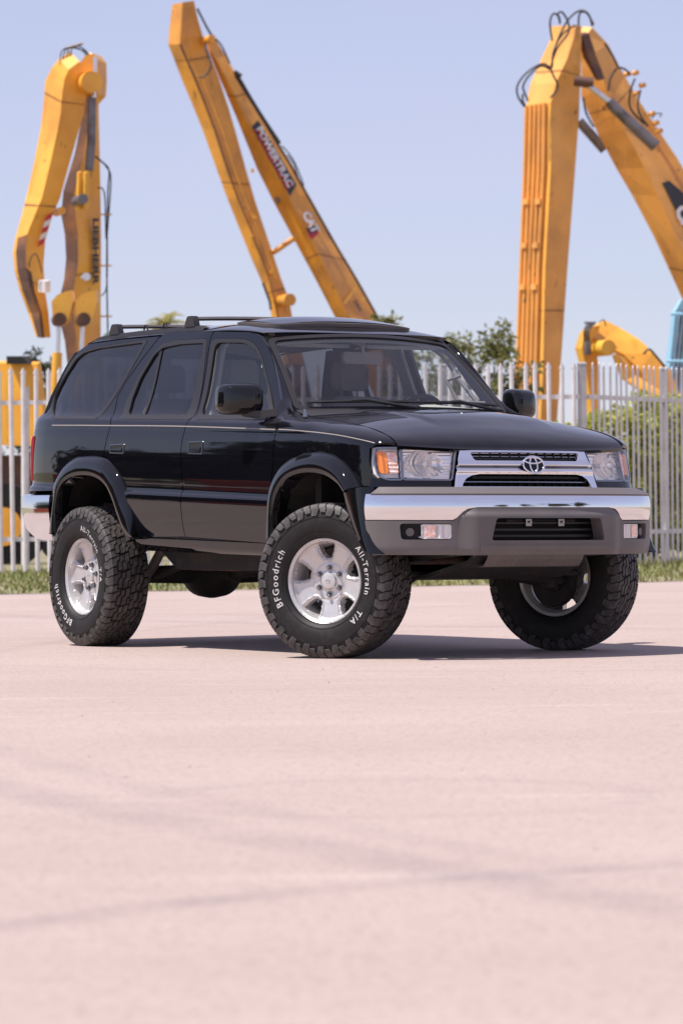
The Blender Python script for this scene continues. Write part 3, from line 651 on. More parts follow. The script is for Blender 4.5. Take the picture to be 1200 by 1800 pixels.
x2 = at(760, 905, DM).x; house(e2, x2 - .6, x2 + 3.2, DM, 1.1, 2.3, 'cat', (x2 - .4, x2 + .7)); tracks(e2, x2 - .9, x2 + 3.2, DM)
beam('stick_foot', [((500, 640), (510, 640), (536, 640)), ((525, 760), (536, 760), (560, 760)), ((520, 900), (540, 900), (570, 900))], DM, R(50), 'worn', e2)

# -- right: tall stick with pipes, boom falling to the right
DR = 70.0; AR = R(56)
e3 = empty('excavator', at(1400, 905, DR)); e3.location.z = gz(e3.location.x)
tag(e3, 'yellow excavator at right with tall upright stick carrying pipes and looping hoses at its tip', 'excavator')
st3 = [((969, 46), (1012, 44), (1021, 46)), ((968, 66), (1008, 66), (1021, 80)), ((949, 107), (996, 103), (1020, 120)), ((931, 149), (976, 146), (1019, 150)), ((924, 187), (967.5, 180), (1017, 205)), ((921, 299), (966.5, 299), (1010, 299)), ((914.7, 467), (957, 467), (997, 467)), ((908, 640), (953, 640), (985, 640)), ((906, 700), (951, 700), (981, 700)), ((903, 800), (946, 800), (974, 800)), ((900, 900), (940, 900), (960, 900))]
beam('stick', st3, DR, AR, 'cat2', e3)
strip('edge_rail', st3[3:], -.01, .07, 'l', 'lieb_light', e3, DR, AR, .05)
for f0 in (.20, .38, .56, .74, .92):
    rings = []; P = []
    for st in st3[4:9]:
        (lx, ly), (mx_, my), _ = st[:3]; a = at(lx, ly, DR + abs(mx_ - lx) / FPX * DR * math.tan(AR)); b = at(mx_, my, DR); P.append(b.lerp(a, f0) + Vector((-.03, -.04, 0)) - e3.location)
    mb = MB(); mb.tube(P, .042, 8); mb.build('pipe', 'cat2', e3, smooth=50)
for yy in (355, 432, 505):
    for fx in (.28, .74):
        i_ = np.interp(yy, [187, 299, 467, 640], [0, 1, 2, 3]); lx = np.interp(yy, [187, 299, 467, 640], [924, 921, 914.7, 908]); mx_ = np.interp(yy, [187, 299, 467, 640], [967.5, 966.5, 957, 953])
        p = at(mx_, yy, DR).lerp(at(lx, yy, DR + (mx_ - lx) / FPX * DR * math.tan(AR)), fx) - e3.location; mb = MB(); mb.box(p + Vector((-.05, -.06, 0)), (.16, .10, .10), Matrix.Rotation(-AR, 3, 'Z')); mb.build('pipe_clamp', 'cat2', e3)
bm3 = [((1014, 60), (1030, 62), (1040, 48), .9), ((1021, 110), (1046, 92), (1068, 78), .9), ((1021, 170), (1064, 155), (1094, 128), .9), ((1050, 235), (1096, 228), (1127, 184), .9), ((1083, 297), (1133, 295), (1188, 276), .9), ((1109, 341), (1157, 345), (1216, 322), .9), ((1147, 413), (1192, 425), (1262, 400), .9), ((1205, 540), (1252, 548), (1322, 505), .9), ((1300, 740), (1350, 750), (1420, 700), .9), ((1330, 820), (1380, 830), (1450, 790), .9)]
beam('boom', bm3, DR, R(40), 'cat2', e3)
pl3 = face_of(bm3[4:7], DR, R(40), 'r')
decal('decal_plate', [(1163, 322), (1175, 317), (1215, 352), (1230, 420), (1203, 402)], pl3, .04, 'decal_black', e3)
ptext('maker_lettering', 'CAT', (1184, 368), (1218, 432), 24, pl3, .07, 'decal_white', e3, 1, .05)
ptube('cylinder', [(1070, 178, -.1), (1080, 190, -.1), (1152, 258, -.1)], DR, [10, 10, 11], 'steel', e3); ptube('cylinder_rod', [(1036, 152, -.1), (1074, 182, -.1)], DR, 5.5, 'rod', e3); ptube('cylinder_head', [(1008, 142, -.1), (1042, 146, -.1)], DR, [9, 10], 'worn', e3)
ptube('cylinder', [(1017, 213, 1.6), (1062, 264, 1.6)], DR, 9, 'steel', e3)
beam('link_arm', [((1014, 60), (1022, 62), (1034, 58)), ((1024, 100), (1034, 102), (1048, 100)), ((1046, 140), (1052, 142), (1062, 138))], DR + .2, R(40), 'worn', e3)
for pts in ([(968, 120), (952, 112), (925, 128), (909, 150), (910, 170), (922, 188)], [(966, 122), (950, 116), (930, 132), (919, 150), (921, 162), (928, 178)], [(922, 186), (918, 176), (918, 165)],
            [(970, 72), (966, 40), (972, 24), (982, 30), (983, 42)], [(984, 40), (980, 24), (988, 22), (998, 40), (998, 58), (978, 86), (968, 120), (978, 145), (978, 158), (966, 172)],
            [(972, 92), (984, 60), (1000, 32), (1020, 18), (1034, 26), (1040, 45)], [(970, 118), (972, 92), (986, 62), (1010, 44)], [(1016, 45), (1018, 24), (1030, 22), (1042, 42)], [(1068, 160), (1072, 138), (1084, 120), (1098, 122), (1106, 132)],
            [(1115, 138), (1106, 165), (1108, 192), (1132, 218)], [(1125, 158), (1120, 185), (1126, 205), (1138, 222)], [(1062, 76), (1076, 98), (1086, 120)], [(1024, 172), (1030, 200), (1042, 222)]):
    hose([(p[0], p[1], -.15 if p[0] < 1040 else .6) for p in pts], DR, e3, 2.0)
for (x, y) in ((1102, 130), (1116, 128), (1128, 150), (1118, 164), (1145, 200), (1152, 216), (1158, 230)): disc('fitting', x, y, DR + .85, 4.5, .12, 'cat2', e3, .5)
hose([(1145, 208, .7), (1152, 200, .7), (1162, 200, .7), (1158, 206, .7)], DR, e3, 1.2)
x3 = at(1420, 905, DR).x; house(e3, x3 - .6, x3 + 3.5, DR, 1.1, 2.3, 'cat2', (x3 - .4, x3 + .7)); tracks(e3, x3 - .9, x3 + 3.5, DR)
beam('bucket', [((890, 880), (935, 890), (965, 880)), ((880, 940), (930, 950), (975, 940)), ((900, 985), (935, 990), (960, 985))], DR - .1, AR, 'worn', e3)

def seam(sts, D, al, i, f, parent, m='worn', dd=0.0, wpx=1.6):
    a, b = sts[i], sts[i + 1]; P = []
    for g in (f, f + wpx / max(8., math.hypot(a[1][0] - b[1][0], a[1][1] - b[1][1]))):
        st = [tuple(np.array(a[k]) * (1 - g) + np.array(b[k]) * g) for k in range(3)]; d = D + (a[3] if len(a) > 3 else 0)
        (lx, ly), (mx_, my), (rx, ry) = st
        P.append([at(x, y, q - .03) - parent.location for x, y, q in ((lx, ly, d + abs(mx_ - lx) / FPX * d * math.tan(al)), (mx_, my, d), (rx, ry, d + abs(rx - mx_) / FPX * d * math.tan(math.pi / 2 - al)))])
    mb = MB(); mb.loft(P, closed=False); return mb.build('weld_seam', m, parent)
for (sts, D_, al_, par) in ((st2, DM, R(50), e2), (bm2, DM, R(38), e2), (st3, DR, AR, e3), (bm3, DR, R(40), e3), (st1, DL, AL, e1), (bm1, DL, R(40), e1)):
    for i in range(2, len(sts) - 2, 4): seam(sts, D_, al_, i, .45, par, 'worn')
strip('rust_edge', st2[2:], -.03, .06, 'r', 'worn', e2, DM, R(50), .03)
ptube('guard_pipe', [(x + 14, y + 2, -.05) for (x, y) in [s_[1] for s_ in st2[3:11]]], DM, 1.6, 'cat', e2, 6)
ptube('guard_pipe', [(x - 3, y, .45) for (x, y) in [s_[2] for s_ in bm2[2:9]]], DM, 2.2, 'hose', e2, 6)
for k in range(3): ptube('boom_pipe', [(s_[2][0] - 2 - 4 * k, s_[2][1] + 2 + 3 * k, 1.3) for s_ in bm3[1:8]], DR, 1.7, 'cat2', e3, 6)
# -- small orange excavator beyond the fence corner
DS = 66.0
e4 = empty('excavator', at(1130, 905, DS)); e4.location.z = gz(e4.location.x)
tag(e4, 'small orange excavator with bent arm just above the corner of the fence', 'excavator')
bm4 = [((1018, 590), (1030, 586), (1058, 572)), ((1040, 600), (1052, 600), (1082, 584)), ((1082, 622), (1094, 622), (1118, 606)), ((1110, 648), (1124, 650), (1142, 628)), ((1135, 690), (1150, 692), (1172, 660)), ((1170, 770), (1185, 772), (1206, 745))]
bm4 = [(l_, m_, (r_[0] + 5, r_[1] - 9)) for l_, m_, r_ in bm4]
beam('boom', bm4, DS, R(35), 'lieb', e4)
stA = [((1018, 585), (1028, 575), (1054, 572)), ((1010, 612), (1022, 612), (1046, 606)), ((1020, 650), (1030, 655), (1052, 648)), ((1030, 720), (1040, 722), (1054, 718)), ((1036, 780), (1044, 782), (1056, 778))]
beam('stick', stA, DS - .2, R(40), 'lieb_light', e4)
disc('pivot_boss', 1060, 612, DS - .3, 14, .4, 'lieb_light', e4, .4); ptube('cylinder', [(1032, 600, -.35), (1032, 624, -.35)], DS, 6, 'steel', e4)
beam('link_arm', [((1075, 625), (1082, 622), (1096, 628)), ((1090, 665), (1100, 668), (1118, 660)), ((1140, 700), (1150, 705), (1165, 690))], DS - .5, R(40), 'lieb', e4)
for k in range(4): hose([(1034 + k * 4, 566, -.1), (1026 + k * 3, 580, -.3), (1026 + k * 3, 600, -.3)], DS, e4, 1.3)
ptube('hose_clamp', [(1026, 567, -.1), (1046, 569, -.1)], DS, 2, 'steel', e4); hose([(1052, 568, 0), (1060, 562, 0), (1064, 574, 0)], DS, e4, 1.2); hose([(1130, 622, -.2), (1140, 614, -.2), (1152, 626, -.2), (1170, 648, -.2)], DS, e4, 2.2)
x4 = at(1165, 905, DS).x; house(e4, x4, x4 + 2.6, DS, .95, 1.75, 'lieb'); tracks(e4, x4 - .4, x4 + 2.4, DS)
# -- blue arm at the right edge
DB = 74.0
e5 = empty('excavator', at(1200, 905, DB)); e5.location.z = gz(e5.location.x)
tag(e5, 'light blue excavator arm with grey pipes at the right edge of the picture', 'excavator')
st5 = [((1194, 526), (1199, 524), (1226, 524)), ((1180, 548), (1186, 547), (1216, 546)), ((1174, 600), (1181, 600), (1212, 600)), ((1168, 642), (1176, 642), (1208, 642)), ((1164, 700), (1174, 700), (1206, 700)), ((1160, 860), (1170, 862), (1206, 860))]
beam('stick', st5, DB, R(30), 'blue', e5)
for dx in (8, 15, 22): ptube('pipe', [(1190 + dx, 545, -.06), (1183 + dx, 600, -.06), (1177 + dx, 660, -.06), (1176 + dx, 700, -.06)], DB, 2.4, 'steel', e5)
for y in (552, 635): ptube('brace', [(1178 - (y - 552) * .09, y, -.12), (1214 - (y - 552) * .09, y, -.12)], DB, 2.6, 'blue', e5)
x5 = at(1230, 905, DB).x; house(e5, x5, x5 + 2.8, DB, 1.0, 1.9, 'blue'); tracks(e5, x5 - .4, x5 + 2.6, DB)

# ------------------------------------------------------------------ what the paint and chrome mirror: trees and red skips beside the yard
for i, (x, y, h_, sp, lb) in enumerate(((-25, 31.5, 4.6, 2.3, 'nearest'), (-27.5, 36.5, 3.4, 2.0, 'lowest'), (-30, 29.5, 6.0, 2.8, 'widest'), (-24, 27, 5.0, 2.5, 'darkest'), (-22.5, 23.5, 5.2, 2.4, 'frontmost'), (-33, 25, 6.5, 2.8, 'leftmost'))):
    tree(0, y, h_, sp, 60 + i, lb + ' of the leafy trees left of the yard that the car doors mirror', 'leaf_dark', n=26, lsize=.42, per=85, X=x, group='trees mirrored in the car side', clump=.85, trunkh=.12)
for i, (x, y, h_, sp, lb) in enumerate(((34, 6, 6, 2.8, 'broadest'), (42, -6, 7, 3, 'tallest'), (30, -9, 5, 2.5, 'rearmost'), (26, 14, 5, 2.2, 'lowest'))):
    tree(0, y, h_, sp, 80 + i, lb + ' of the leafy trees right of the yard that the chrome bumper mirrors', 'leaf_dark', n=20, lsize=.34, per=50, X=x, group='trees mirrored in the bumper', clump=.8, trunkh=.28)
M['skip'] = mat('red_skip_paint', (.50, .07, .02), .5, noise=(2, (.30, .05, .02), .45, .7))
for i, (x, y, lb) in enumerate(((-17.5, 29.0, 'middle'), (-19.0, 33.6, 'rear'), (-18.0, 24.2, 'front'))):
    t = empty('skip_container', (x, y, gz(x)), R(62)); tag(t, lb + ' one of the open red steel skips that the car doors mirror', 'container', 'red skips mirrored in the car side')
    mb = MB(); mb.loft([[(-k, -.6, z), (k, -.6, z), (k, .6, z), (-k, .6, z)] for z, k in ((.12, .8), (.75, .95))], caps=True); mb.build('bin', 'skip', t)
    for k in np.linspace(-.75, .75, 5): mb = MB(); mb.box((k, -.62, .45), (.07, .06, .56)); mb.build('rib', 'skip', t)
    mb = MB(); mb.box((0, 0, .78), (1.98, 1.26, .07)); mb.build('rim', 'skip', t)
# ================================================================== THE CAR
FW = Vector((math.sin(TH), -math.cos(TH), 0)); LF = Vector((math.cos(TH), math.sin(TH), 0))
P0 = Vector((.633, 19.781, 0))
car = empty('parked_car', P0, math.atan2(FW.y, FW.x))
tag(car, 'black lifted four-door off-road car with chrome grille parked on pale concrete', 'car')
def back(px, py, y):                                   # photo pixel -> point on the car's lengthwise plane at y
    d = Vector(((px - 600) / FPX, 1, (YH - py) / FPX)); o = Vector((0, 0, CH)) - P0
    t = (y - o.dot(LF)) / d.dot(LF); p = o + d * t
    return p.dot(FW), p.z
rake = lambda x: -.028 * (x + 1.5)
base = pchip([.50, .545, .57, .60, .617, .63, .70, .77, .825, .848, .860, .870, .885, .95, 1.05, 1.13, 1.19, 1.203, 1.215, 1.235, 1.258, 1.275, 1.29, 1.31, 1.76, 1.82],
             [.74, .795, .822, .831, .832, .836, .851, .862, .868, .868, .863, .851, .848, .851, .850, .845, .8385, .8345, .8335, .829, .822, .808, .788, .774, .622, .60])
plan = pchip([-3.62, -3.55, -3.48, -3.4, -3.3, -3.2, -3.0, -2.7, -.2, 0, .2, .3, .4, .47, .52], [-.24, -.13, -.075, -.043, -.024, -.013, -.004, 0, 0, -.004, -.014, -.028, -.056, -.10, -.16])
taper = pchip([-1.9, -1.7, -1.3, -.9, -.6, -.4], [0, 0, -.018, -.042, -.048, -.048])    # the glasshouse narrows towards the windshield
def sideY(x, zp): return base(zp) + plan(x) + taper(x) * smooth01((zp - 1.24) / .09)
def S(s, off=0.0): return lambda x, zp: (x, s * (sideY(x, zp) + off), zp + rake(x))
def SP(px, py, off=0.0):
    y = -.83
    for _ in range(10):
        x, z = back(px, py, y); y = -(sideY(x, z - rake(x)) + off)
    return (x, z - rake(x))
def SPL(l, off=0.0): return [SP(*p, off) for p in l]
def inset(poly, d):
    P = np.array(resample(poly, .02)); a = P - np.roll(P, 1, 0); b = np.roll(P, -1, 0) - P
    a /= np.linalg.norm(a, axis=1)[:, None] + 1e-12; b /= np.linalg.norm(b, axis=1)[:, None] + 1e-12
    t = a + b; t /= np.linalg.norm(t, axis=1)[:, None] + 1e-9; n = np.stack([-t[:, 1], t[:, 0]], 1)
    area = .5 * np.sum(P[:, 0] * np.roll(P[:, 1], -1) - np.roll(P[:, 0], -1) * P[:, 1])
    return [tuple(p) for p in P + n * d * (1 if area > 0 else -1)]
ROWS = list(np.arange(.55, .84, .02)) + [.845, .85, .855, .86, .865, .87, .875, .88, .89] + list(np.arange(.91, 1.18, .03)) + [1.19, 1.195, 1.2, 1.205, 1.21, 1.217, 1.225] + list(np.arange(1.24, 1.8, .03))
outS = lambda s: (lambda p: (0, s, 0))

# ---- outlines traced on the photograph, turned into the side surface's own plane
qtrim = SPL([(88, 719), (90, 732), (96, 737), (169, 737), (177, 731), (261, 597.5), (255, 596.5), (169, 610), (144, 617), (130, 629.6), (109, 663), (96, 690)])
qglass = SPL([(93, 717), (94.5, 728), (100, 731.6), (167, 731.6), (175, 726), (253.5, 601.5), (173, 612.5), (148, 620), (134, 631.6), (113, 665), (98, 694)])
rtrim = SPL([(214, 728.5), (217, 737), (335, 738), (366, 594.6), (312.5, 597), (285.4, 603.5), (265, 629.6), (240, 667), (223.3, 702.5)])
rglass = SPL([(226.5, 725.4), (229, 728.5), (329, 728.5), (359.4, 602.5), (316.7, 605), (287.5, 610.8), (272, 623), (247, 665), (233, 700)])
ftrim = SPL([(337.5, 738), (470, 738), (481, 724), (471, 665), (460.4, 623), (448, 602.5), (429, 594.6), (371.5, 594.6)])
fglass = SPL([(352, 729), (476, 727.5), (466.5, 667), (456, 623), (445, 609), (427, 602), (379, 602)])
qtrim, qglass, rtrim, rglass, ftrim, fglass = [rounded(p_, r_, 4) for p_, r_ in ((qtrim, .03), (qglass, .03), (rtrim, .035), (rglass, .03), (ftrim, .06), (fglass, .05))]
topseam = [(376, 581.7), (312.5, 582.7), (291.7, 586.5), (279, 594), (271, 604.6), (248, 634), (223, 669), (206.7, 698), (201.5, 725), (195, 746), (190, 765), (184, 788), (183, 802)]
rearflare_out = [(97.5, 881), (99, 855), (110.6, 825), (127.5, 808), (146, 801.7), (180, 803), (195, 812), (210, 832.5), (221, 858.7), (232, 900), (243.7, 945)]
bseam = [(373, 588), (370, 596), (337, 735), (326.5, 750), (320, 775), (317.5, 800), (317.5, 880), (321, 920), (326, 944)]
aseam = [(377, 581.7), (437.5, 582.7), (452, 587), (466.7, 596), (479, 627.5), (488, 667), (496, 708), (491, 741), (486, 754), (481, 781), (480, 806), (478, 840)]
rdoor = SPL(topseam) + SPL(rearflare_out[6:]) + SPL(bseam[::-1])
fd_bottom = [SP(326, 944), SP(400, 950), SP(472, 956)]
fdoor = SPL(aseam) + [SP(474, 880), SP(472, 920)] + fd_bottom[::-1] + SPL(bseam[:-1][::-1])
quarter = SPL(topseam[1:]) + SPL(rearflare_out[:6][::-1])
zq = lambda x, z: (x, z - rake(x))
quarter += [zq(-3.05, .885), zq(-3.575, .885), zq(-3.555, 1.0), zq(-3.525, 1.13), zq(-3.48, 1.25), zq(-3.38, 1.42), zq(-3.245, 1.62), zq(-3.14, 1.715), zq(-3.03, 1.752), zq(-2.6, 1.762)]
quarter += [zq(-2.1, 1.763)]
# ---- fender: runs over the shoulder to the hood seam
HY = .70
zs = pchip([-.7, -.45, -.2, 0, .2, .36, .44, .48, .56], [1.293, 1.272, 1.247, 1.226, 1.198, 1.162, 1.132, 1.102, 1.04])
SHL = .075; VSP = .16
def fenderS(s, off=0.0):
    def f(x, v):
        vt = zs(x) - SHL - rake(x)
        if v <= vt: return (x, s * (sideY(x, v) + off), v + rake(x))
        t = (v - vt) / VSP; y0 = sideY(x, vt); sl = (base(vt) - base(vt - .01)) / .01
        z0 = vt + rake(x); z2 = zs(x); zc = z0 + (z2 - z0) * .86
        y1 = y0 + sl * (zc - z0)
        return (x, s * ((1 - t) ** 2 * y0 + 2 * t * (1 - t) * y1 + t * t * HY + off * (1 - t)), (1 - t) ** 2 * z0 + 2 * t * (1 - t) * zc + t * t * z2 + off * t)
    return f
frontflare_out = [(472, 945), (471, 901), (478.5, 853), (495, 820), (520.7, 802), (550, 794), (575.7, 795.4), (597.7, 805.7), (619.7, 827.7), (637, 855)]
vtop = lambda x: zs(x) - SHL - rake(x) + VSP - .004
fender = SPL(aseam[7:]) + [SP(474, 880)] + SPL(frontflare_out[2:]) + [zq(.36, .89), zq(.44, .885), zq(.438, .932), zq(.415, .94), zq(.385, .965), zq(.376, 1.02), zq(.374, 1.085)]
fender += [(.392, vtop(.392) - VSP + .03), (.425, vtop(.425) - VSP + .065), (.455, vtop(.455) - VSP + .115), (.470, vtop(.470)), (.40, vtop(.40)), (.2, vtop(.2)), (-.1, vtop(-.1)), (-.3, vtop(-.3)), (-.45, vtop(-.45)), (-.50, vtop(-.5) - .04), (-.505, vtop(-.5) - .10)]

def side_label(o, s): return o
for s in (-1, 1):
    q = panel('rear_quarter_panel', inset(quarter, .0035), S(s), outS(s), 'paint', car, holes=[qtrim], rows=ROWS, step=.04, estep=.02)
    panel('quarter_window', inset(qglass, -.004), S(s, -.010), outS(s), 'glass_tint', q, step=.08, nofl=True)
    panel('window_trim', inset(qtrim, .0015), S(s, .002), outS(s), 'seal', q, holes=[qglass], step=.05, estep=.02)
    d = panel('rear_door', inset(rdoor, .0035), S(s), outS(s), 'paint', car, holes=[rtrim], rows=ROWS, step=.04, estep=.02)
    panel('window', inset(rglass, -.004), S(s, -.010), outS(s), 'glass_tint', d, step=.08, nofl=True)
    panel('window_trim', inset(rtrim, .0015), S(s, .002), outS(s), 'seal', d, holes=[rglass], step=.05, estep=.02)
    panel('window_divider', SPL([(281, 611), (285, 610), (254, 729), (249.5, 729)]), S(s, -.004), outS(s), 'seal', d, step=.05)
    dr = d
    d = panel('front_door', inset(fdoor, .0035), S(s), outS(s), 'paint', car, holes=[ftrim], rows=ROWS, step=.04, estep=.02)
    panel('window', inset(fglass, -.004), S(s, -.010), outS(s), 'glass', d, step=.08, nofl=True)
    panel('window_trim', inset(ftrim, .0015), S(s, .002), outS(s), 'seal', d, holes=[fglass], step=.05, estep=.02)
    # mirror sail: the small black triangle in the window's front corner
    panel('mirror_sail', SPL([(468, 736), (480.5, 727), (473, 672), (469, 700)]), S(s, .006), outS(s), 'trim', d, step=.04)
    # handles: recessed cup, frame and pull
    for dd, (a, b, c, e) in ((dr, (193, 781, 219, 797)), (d, (331, 776, 357, 798))):
        ring = rounded(SPL([(a, e), (a + 1, b), (c, b - 1), (c - 1, e + 1)]), .012)
        h = panel('door_handle', ring, S(s, .004), outS(s), 'dark_chrome', dd, holes=[inset(ring, .007)], step=.03, estep=.01)
        panel('handle_cup', inset(ring, .005), S(s, .0015), outS(s), 'black', dd, step=.03)
        mx = (a + c) / 2; panel('handle_pull', rounded(SPL([(a + 3, e - 3), (a + 3.5, (b + e) / 2), (c - 3, (b + e) / 2 - 1), (c - 4, e - 3)]), .006), S(s, .008), outS(s), 'paint', dd, step=.02)
    f = panel('front_fender', inset(fender, .0035), fenderS(s), lambda p, s=s: (0, s, .5), 'paint', car, rows=ROWS, step=.035, estep=.02)
    # inner door cards and pillar trim: what closes the cabin behind the outer skin
    card = [zq(-3.38, .95), zq(-3.2, 1.12), zq(-2.3, 1.12), zq(-2.1, .95), zq(-2.02, .62), zq(-.70, .60), zq(-.70, 1.2), zq(-.70, 1.25), zq(-.80, 1.38), zq(-1.08, 1.66), zq(-1.18, 1.70), zq(-3.04, 1.72), zq(-3.28, 1.40), zq(-3.36, 1.2)]
    panel('interior_trim', card, S(s, -.055), outS(s), 'interior', car, holes=[inset(qglass, -.012), inset(rglass, -.012), inset(fglass, -.004)], step=.06, estep=.03, thick=.02)
    # sill under the doors
    sill = [zq(-2.10, .618), zq(-.56, .594), zq(-.60, .530), zq(-2.06, .545)]
    panel('rocker_sill', sill, S(s, -.004), outS(s), 'paint', car, rows=list(np.arange(.5, .65, .01)), step=.05, thick=.03)

# ---- pinstripes
def ribbon(name, pts, mapf, wd, m, parent):
    c = catmull(pts, 8); V = []; N = []
    for x, v in c:
        V += [mapf(x, v - wd / 2), mapf(x, v + wd / 2)]
    F = [(2 * i, 2 * i + 1, 2 * i + 3, 2 * i + 2) for i in range(len(c) - 1)]
    return meshobj(name, V, F, m, parent, smooth=True)
for s in (-1, 1):
    main = SPL([(92, 747.5), (140, 747.6), (195, 748), (260, 748.3), (322, 749.3), (400, 751.7), (484, 755)])
    ribbon('pinstripe', main, S(s, .0012), .0055, 'stripe', car)
    fr = [SP(x, y) for x, y in [(490, 754.5), (520, 756), (560, 759), (600, 763.5), (640, 770.5), (657, 773.8)]]
    ribbon('pinstripe', fr, fenderS(s, .0012), .006, 'stripe', car)

# ---- roof
zg = pchip([-3.3, -3.12, -2.95, -2.2, -1.5, -1.2, -1.06, -1.0, -.95, -.9], [1.66, 1.720, 1.757, 1.768, 1.764, 1.750, 1.734, 1.722, 1.706, 1.68])
crown = pchip([-3.3, -3.1, -2.2, -1.5, -1.2, -1.06, -.95, -.9], [.05, .058, .068, .064, .046, .026, .018, .016])
def roofS(x, wq):
    a = min(abs(wq), .9999); y = sideY(x, zg(x) - rake(x))
    return (x, wq * y, zg(x) + crown(x) * (1 - a ** 2.3) ** .72)
rf = [(-1.0 - .06 * (k / 10) ** 2 * .76, k / 10) for k in range(-9, 10)]
ro = [(-1.064, -.999)] + rf + [(-1.064, .999)] + [(x, .999) for x in (-1.5, -2, -2.5, -2.9, -3.02)] + [(-3.13, .9), (-3.2, .6), (-3.22, 0), (-3.2, -.6), (-3.13, -.9)] + [(x, -.999) for x in (-3.02, -2.9, -2.5, -2, -1.5)]
roof = panel('roof', ro, roofS, lambda p: (0, 0, 1), 'paint', car, step=.05, estep=.03,
             rows=[math.sin(a) for a in np.linspace(-1.55, 1.55, 41)], cols=list(np.arange(-3.2, -.9, .04)))
hl = panel('headliner', [(-1.12, -.93), (-1.12, .93), (-3.1, .93), (-3.1, -.93)], lambda x, v: (x, v * .59, roofS(x, v)[2] - .05), lambda p: (0, 0, -1), 'interior', car, step=.12)

# ---- windshield, its seal, pillars and cowl
def ws(u, v, off=0.0):
    xb, xt = -.45 - .125 * u * u, -.985 - .065 * u * u
    y = u * (.681 + (.578 - .681) * v); zb, zt = 1.310 - .008 * u * u, 1.738 - .034 * u * u
    b = .012 * 4 * v * (1 - v)
    return (xb + (xt - xb) * v + (b + off) * .66, y, zb + (zt - zb) * v + (b + off) * .75)
wso = rounded([(-1, 0), (1, 0), (1, 1), (-1, 1)], .07)
wsi = rounded([(-.955, .035), (.955, .035), (.95, .955), (-.95, .955)], .07)
outw = lambda p: (1, 0, .8)
wsg = panel('windshield', inset(wsi, -.01), lambda u, v: ws(u, v, -.004), outw, 'glass', car, step=.08, nofl=True)
panel('windshield_seal', wso, lambda u, v: ws(u, v, .003), outw, 'seal', wsg, holes=[wsi], step=.05, estep=.03)
panel('shade_band', [(-.945, .90), (.945, .90), (.94, .95), (-.94, .95)], lambda u, v: ws(u, v, -.010), outw, 'black', wsg, step=.08, nofl=True)
stk = panel('inspection_sticker', [(.76, .055), (.86, .055), (.855, .125), (.755, .125)], lambda u, v: ws(u, v, -.0075), outw, 'sticker', wsg, step=.05, nofl=True)
panel('sticker_print', [(.775, .065), (.80, .065), (.80, .115), (.775, .115)], lambda u, v: ws(u, v, -.0065), outw, 'ink', wsg, step=.05, nofl=True)
ap = [SP(*p) for p in aseam[1:7]] + [(-.50, 1.285 - rake(-.5))]
apc = catmull(ap, 5)
for s in (-1, 1):
    rings = []; n = len(apc)
    for i, (x, v) in enumerate(apc):
        a = np.array(S(s)(x, v)); t = 1 - i / (n - 1); b = np.array(ws(s * 1.004, min(.99, max(0.01, t * 1.0)), .001))
        mid = (a + b) / 2 + np.array([.012, s * .016, .014])
        rings.append([(1 - k) ** 2 * a + 2 * k * (1 - k) * mid + k * k * b for k in np.linspace(0, 1, 7)])
    mb = MB(); mb.loft(rings, closed=False); o = mb.build('front_pillar', 'paint', car, smooth=80)
# cowl: grey plastic strip between hood and glass
cw = []
for v in np.linspace(-1, 1, 25):
    p = np.array(ws(v, .0, .003)); xr = -.40 + .06 * (1 - v * v)
    cw.append([tuple(p), (xr * .5 + p[0] * .5, p[1] * 1.01, p[2] - .022), (xr + .02, v * .70, 1.268 + .03 * (1 - v * v)), (xr + .03, v * .70, 1.20)])
mb = MB(); mb.loft(cw, closed=False); mb.build('cowl', 'trim', car, smooth=60)
for s in (-1, 1):   # filler between cowl, pillar foot and fender
    mb = MB(); a = np.array(ws(s * 1.0, 0, .003))
    rg = []
    for t in np.linspace(0, 1, 6):
        x = -.43 + (-.66 + .43) * t
        y0 = fenderS(s)(max(x, -.5), vtop(max(x, -.5)) - .10)
        q = np.array(ws(s * (1 - .0 * t), min(.99, max(0, (-.575 - x) / .45)), 0))
        rg.append([(x, s * .66, q[2] - .012 if x < -.5 else 1.272), (x, s * .70, (q[2] - .01) if x < -.5 else 1.27), (x, s * .79, y0[2] + .012), (x, s * .822, y0[2] - .02)])
    mb.loft(rg, closed=False); mb.build('pillar_foot', 'paint', car, smooth=60)

# ---- hood
zcn = pchip([-.40, -.2, 0, .2, .37, .48, .55, .595, .622], [1.300, 1.297, 1.287, 1.259, 1.216, 1.180, 1.147, 1.114, 1.078])
def hoodS(t, y):
    k = abs(y) / HY; xr = -.40 + .06 * (1 - k * k); xf = .622 - .145 * k ** 1.9
    x = xr + (xf - xr) * t
    xs_ = -.40 + (.482 + .40) * t; xc_ = -.34 + (.622 + .34) * t
    z = zs(xs_) + (zcn(xc_) - zs(xs_)) * (1 - k ** 2.3)
    z += .011 * smooth01((.37 - abs(y) + .05 * (1 - t)) / .05) * smooth01((.80 - t) / .3)
    return (x, y, z - .002)
hood = panel('hood', [(0, -HY + .003), (1, -HY + .003), (1, HY - .003), (0, HY - .003)], hoodS, lambda p: (.3, 0, 1), 'paint', car,
             rows=list(np.linspace(-.69, .69, 70)), cols=list(np.linspace(.02, .86, 40)) + list(np.linspace(.87, .995, 16)), step=.02, estep=.02, thick=.02)
# washer nozzles + antenna base
mb = MB(); mb.tube([(-.36, -.745, 1.262), (-.36, -.745, 1.285)], [.014, .011], 10); mb.tube([(-.36, -.745, 1.285), (-.362, -.747, 1.302)], [.006, .005], 8); mb.build('antenna_base', 'dark_chrome', car, smooth=40)

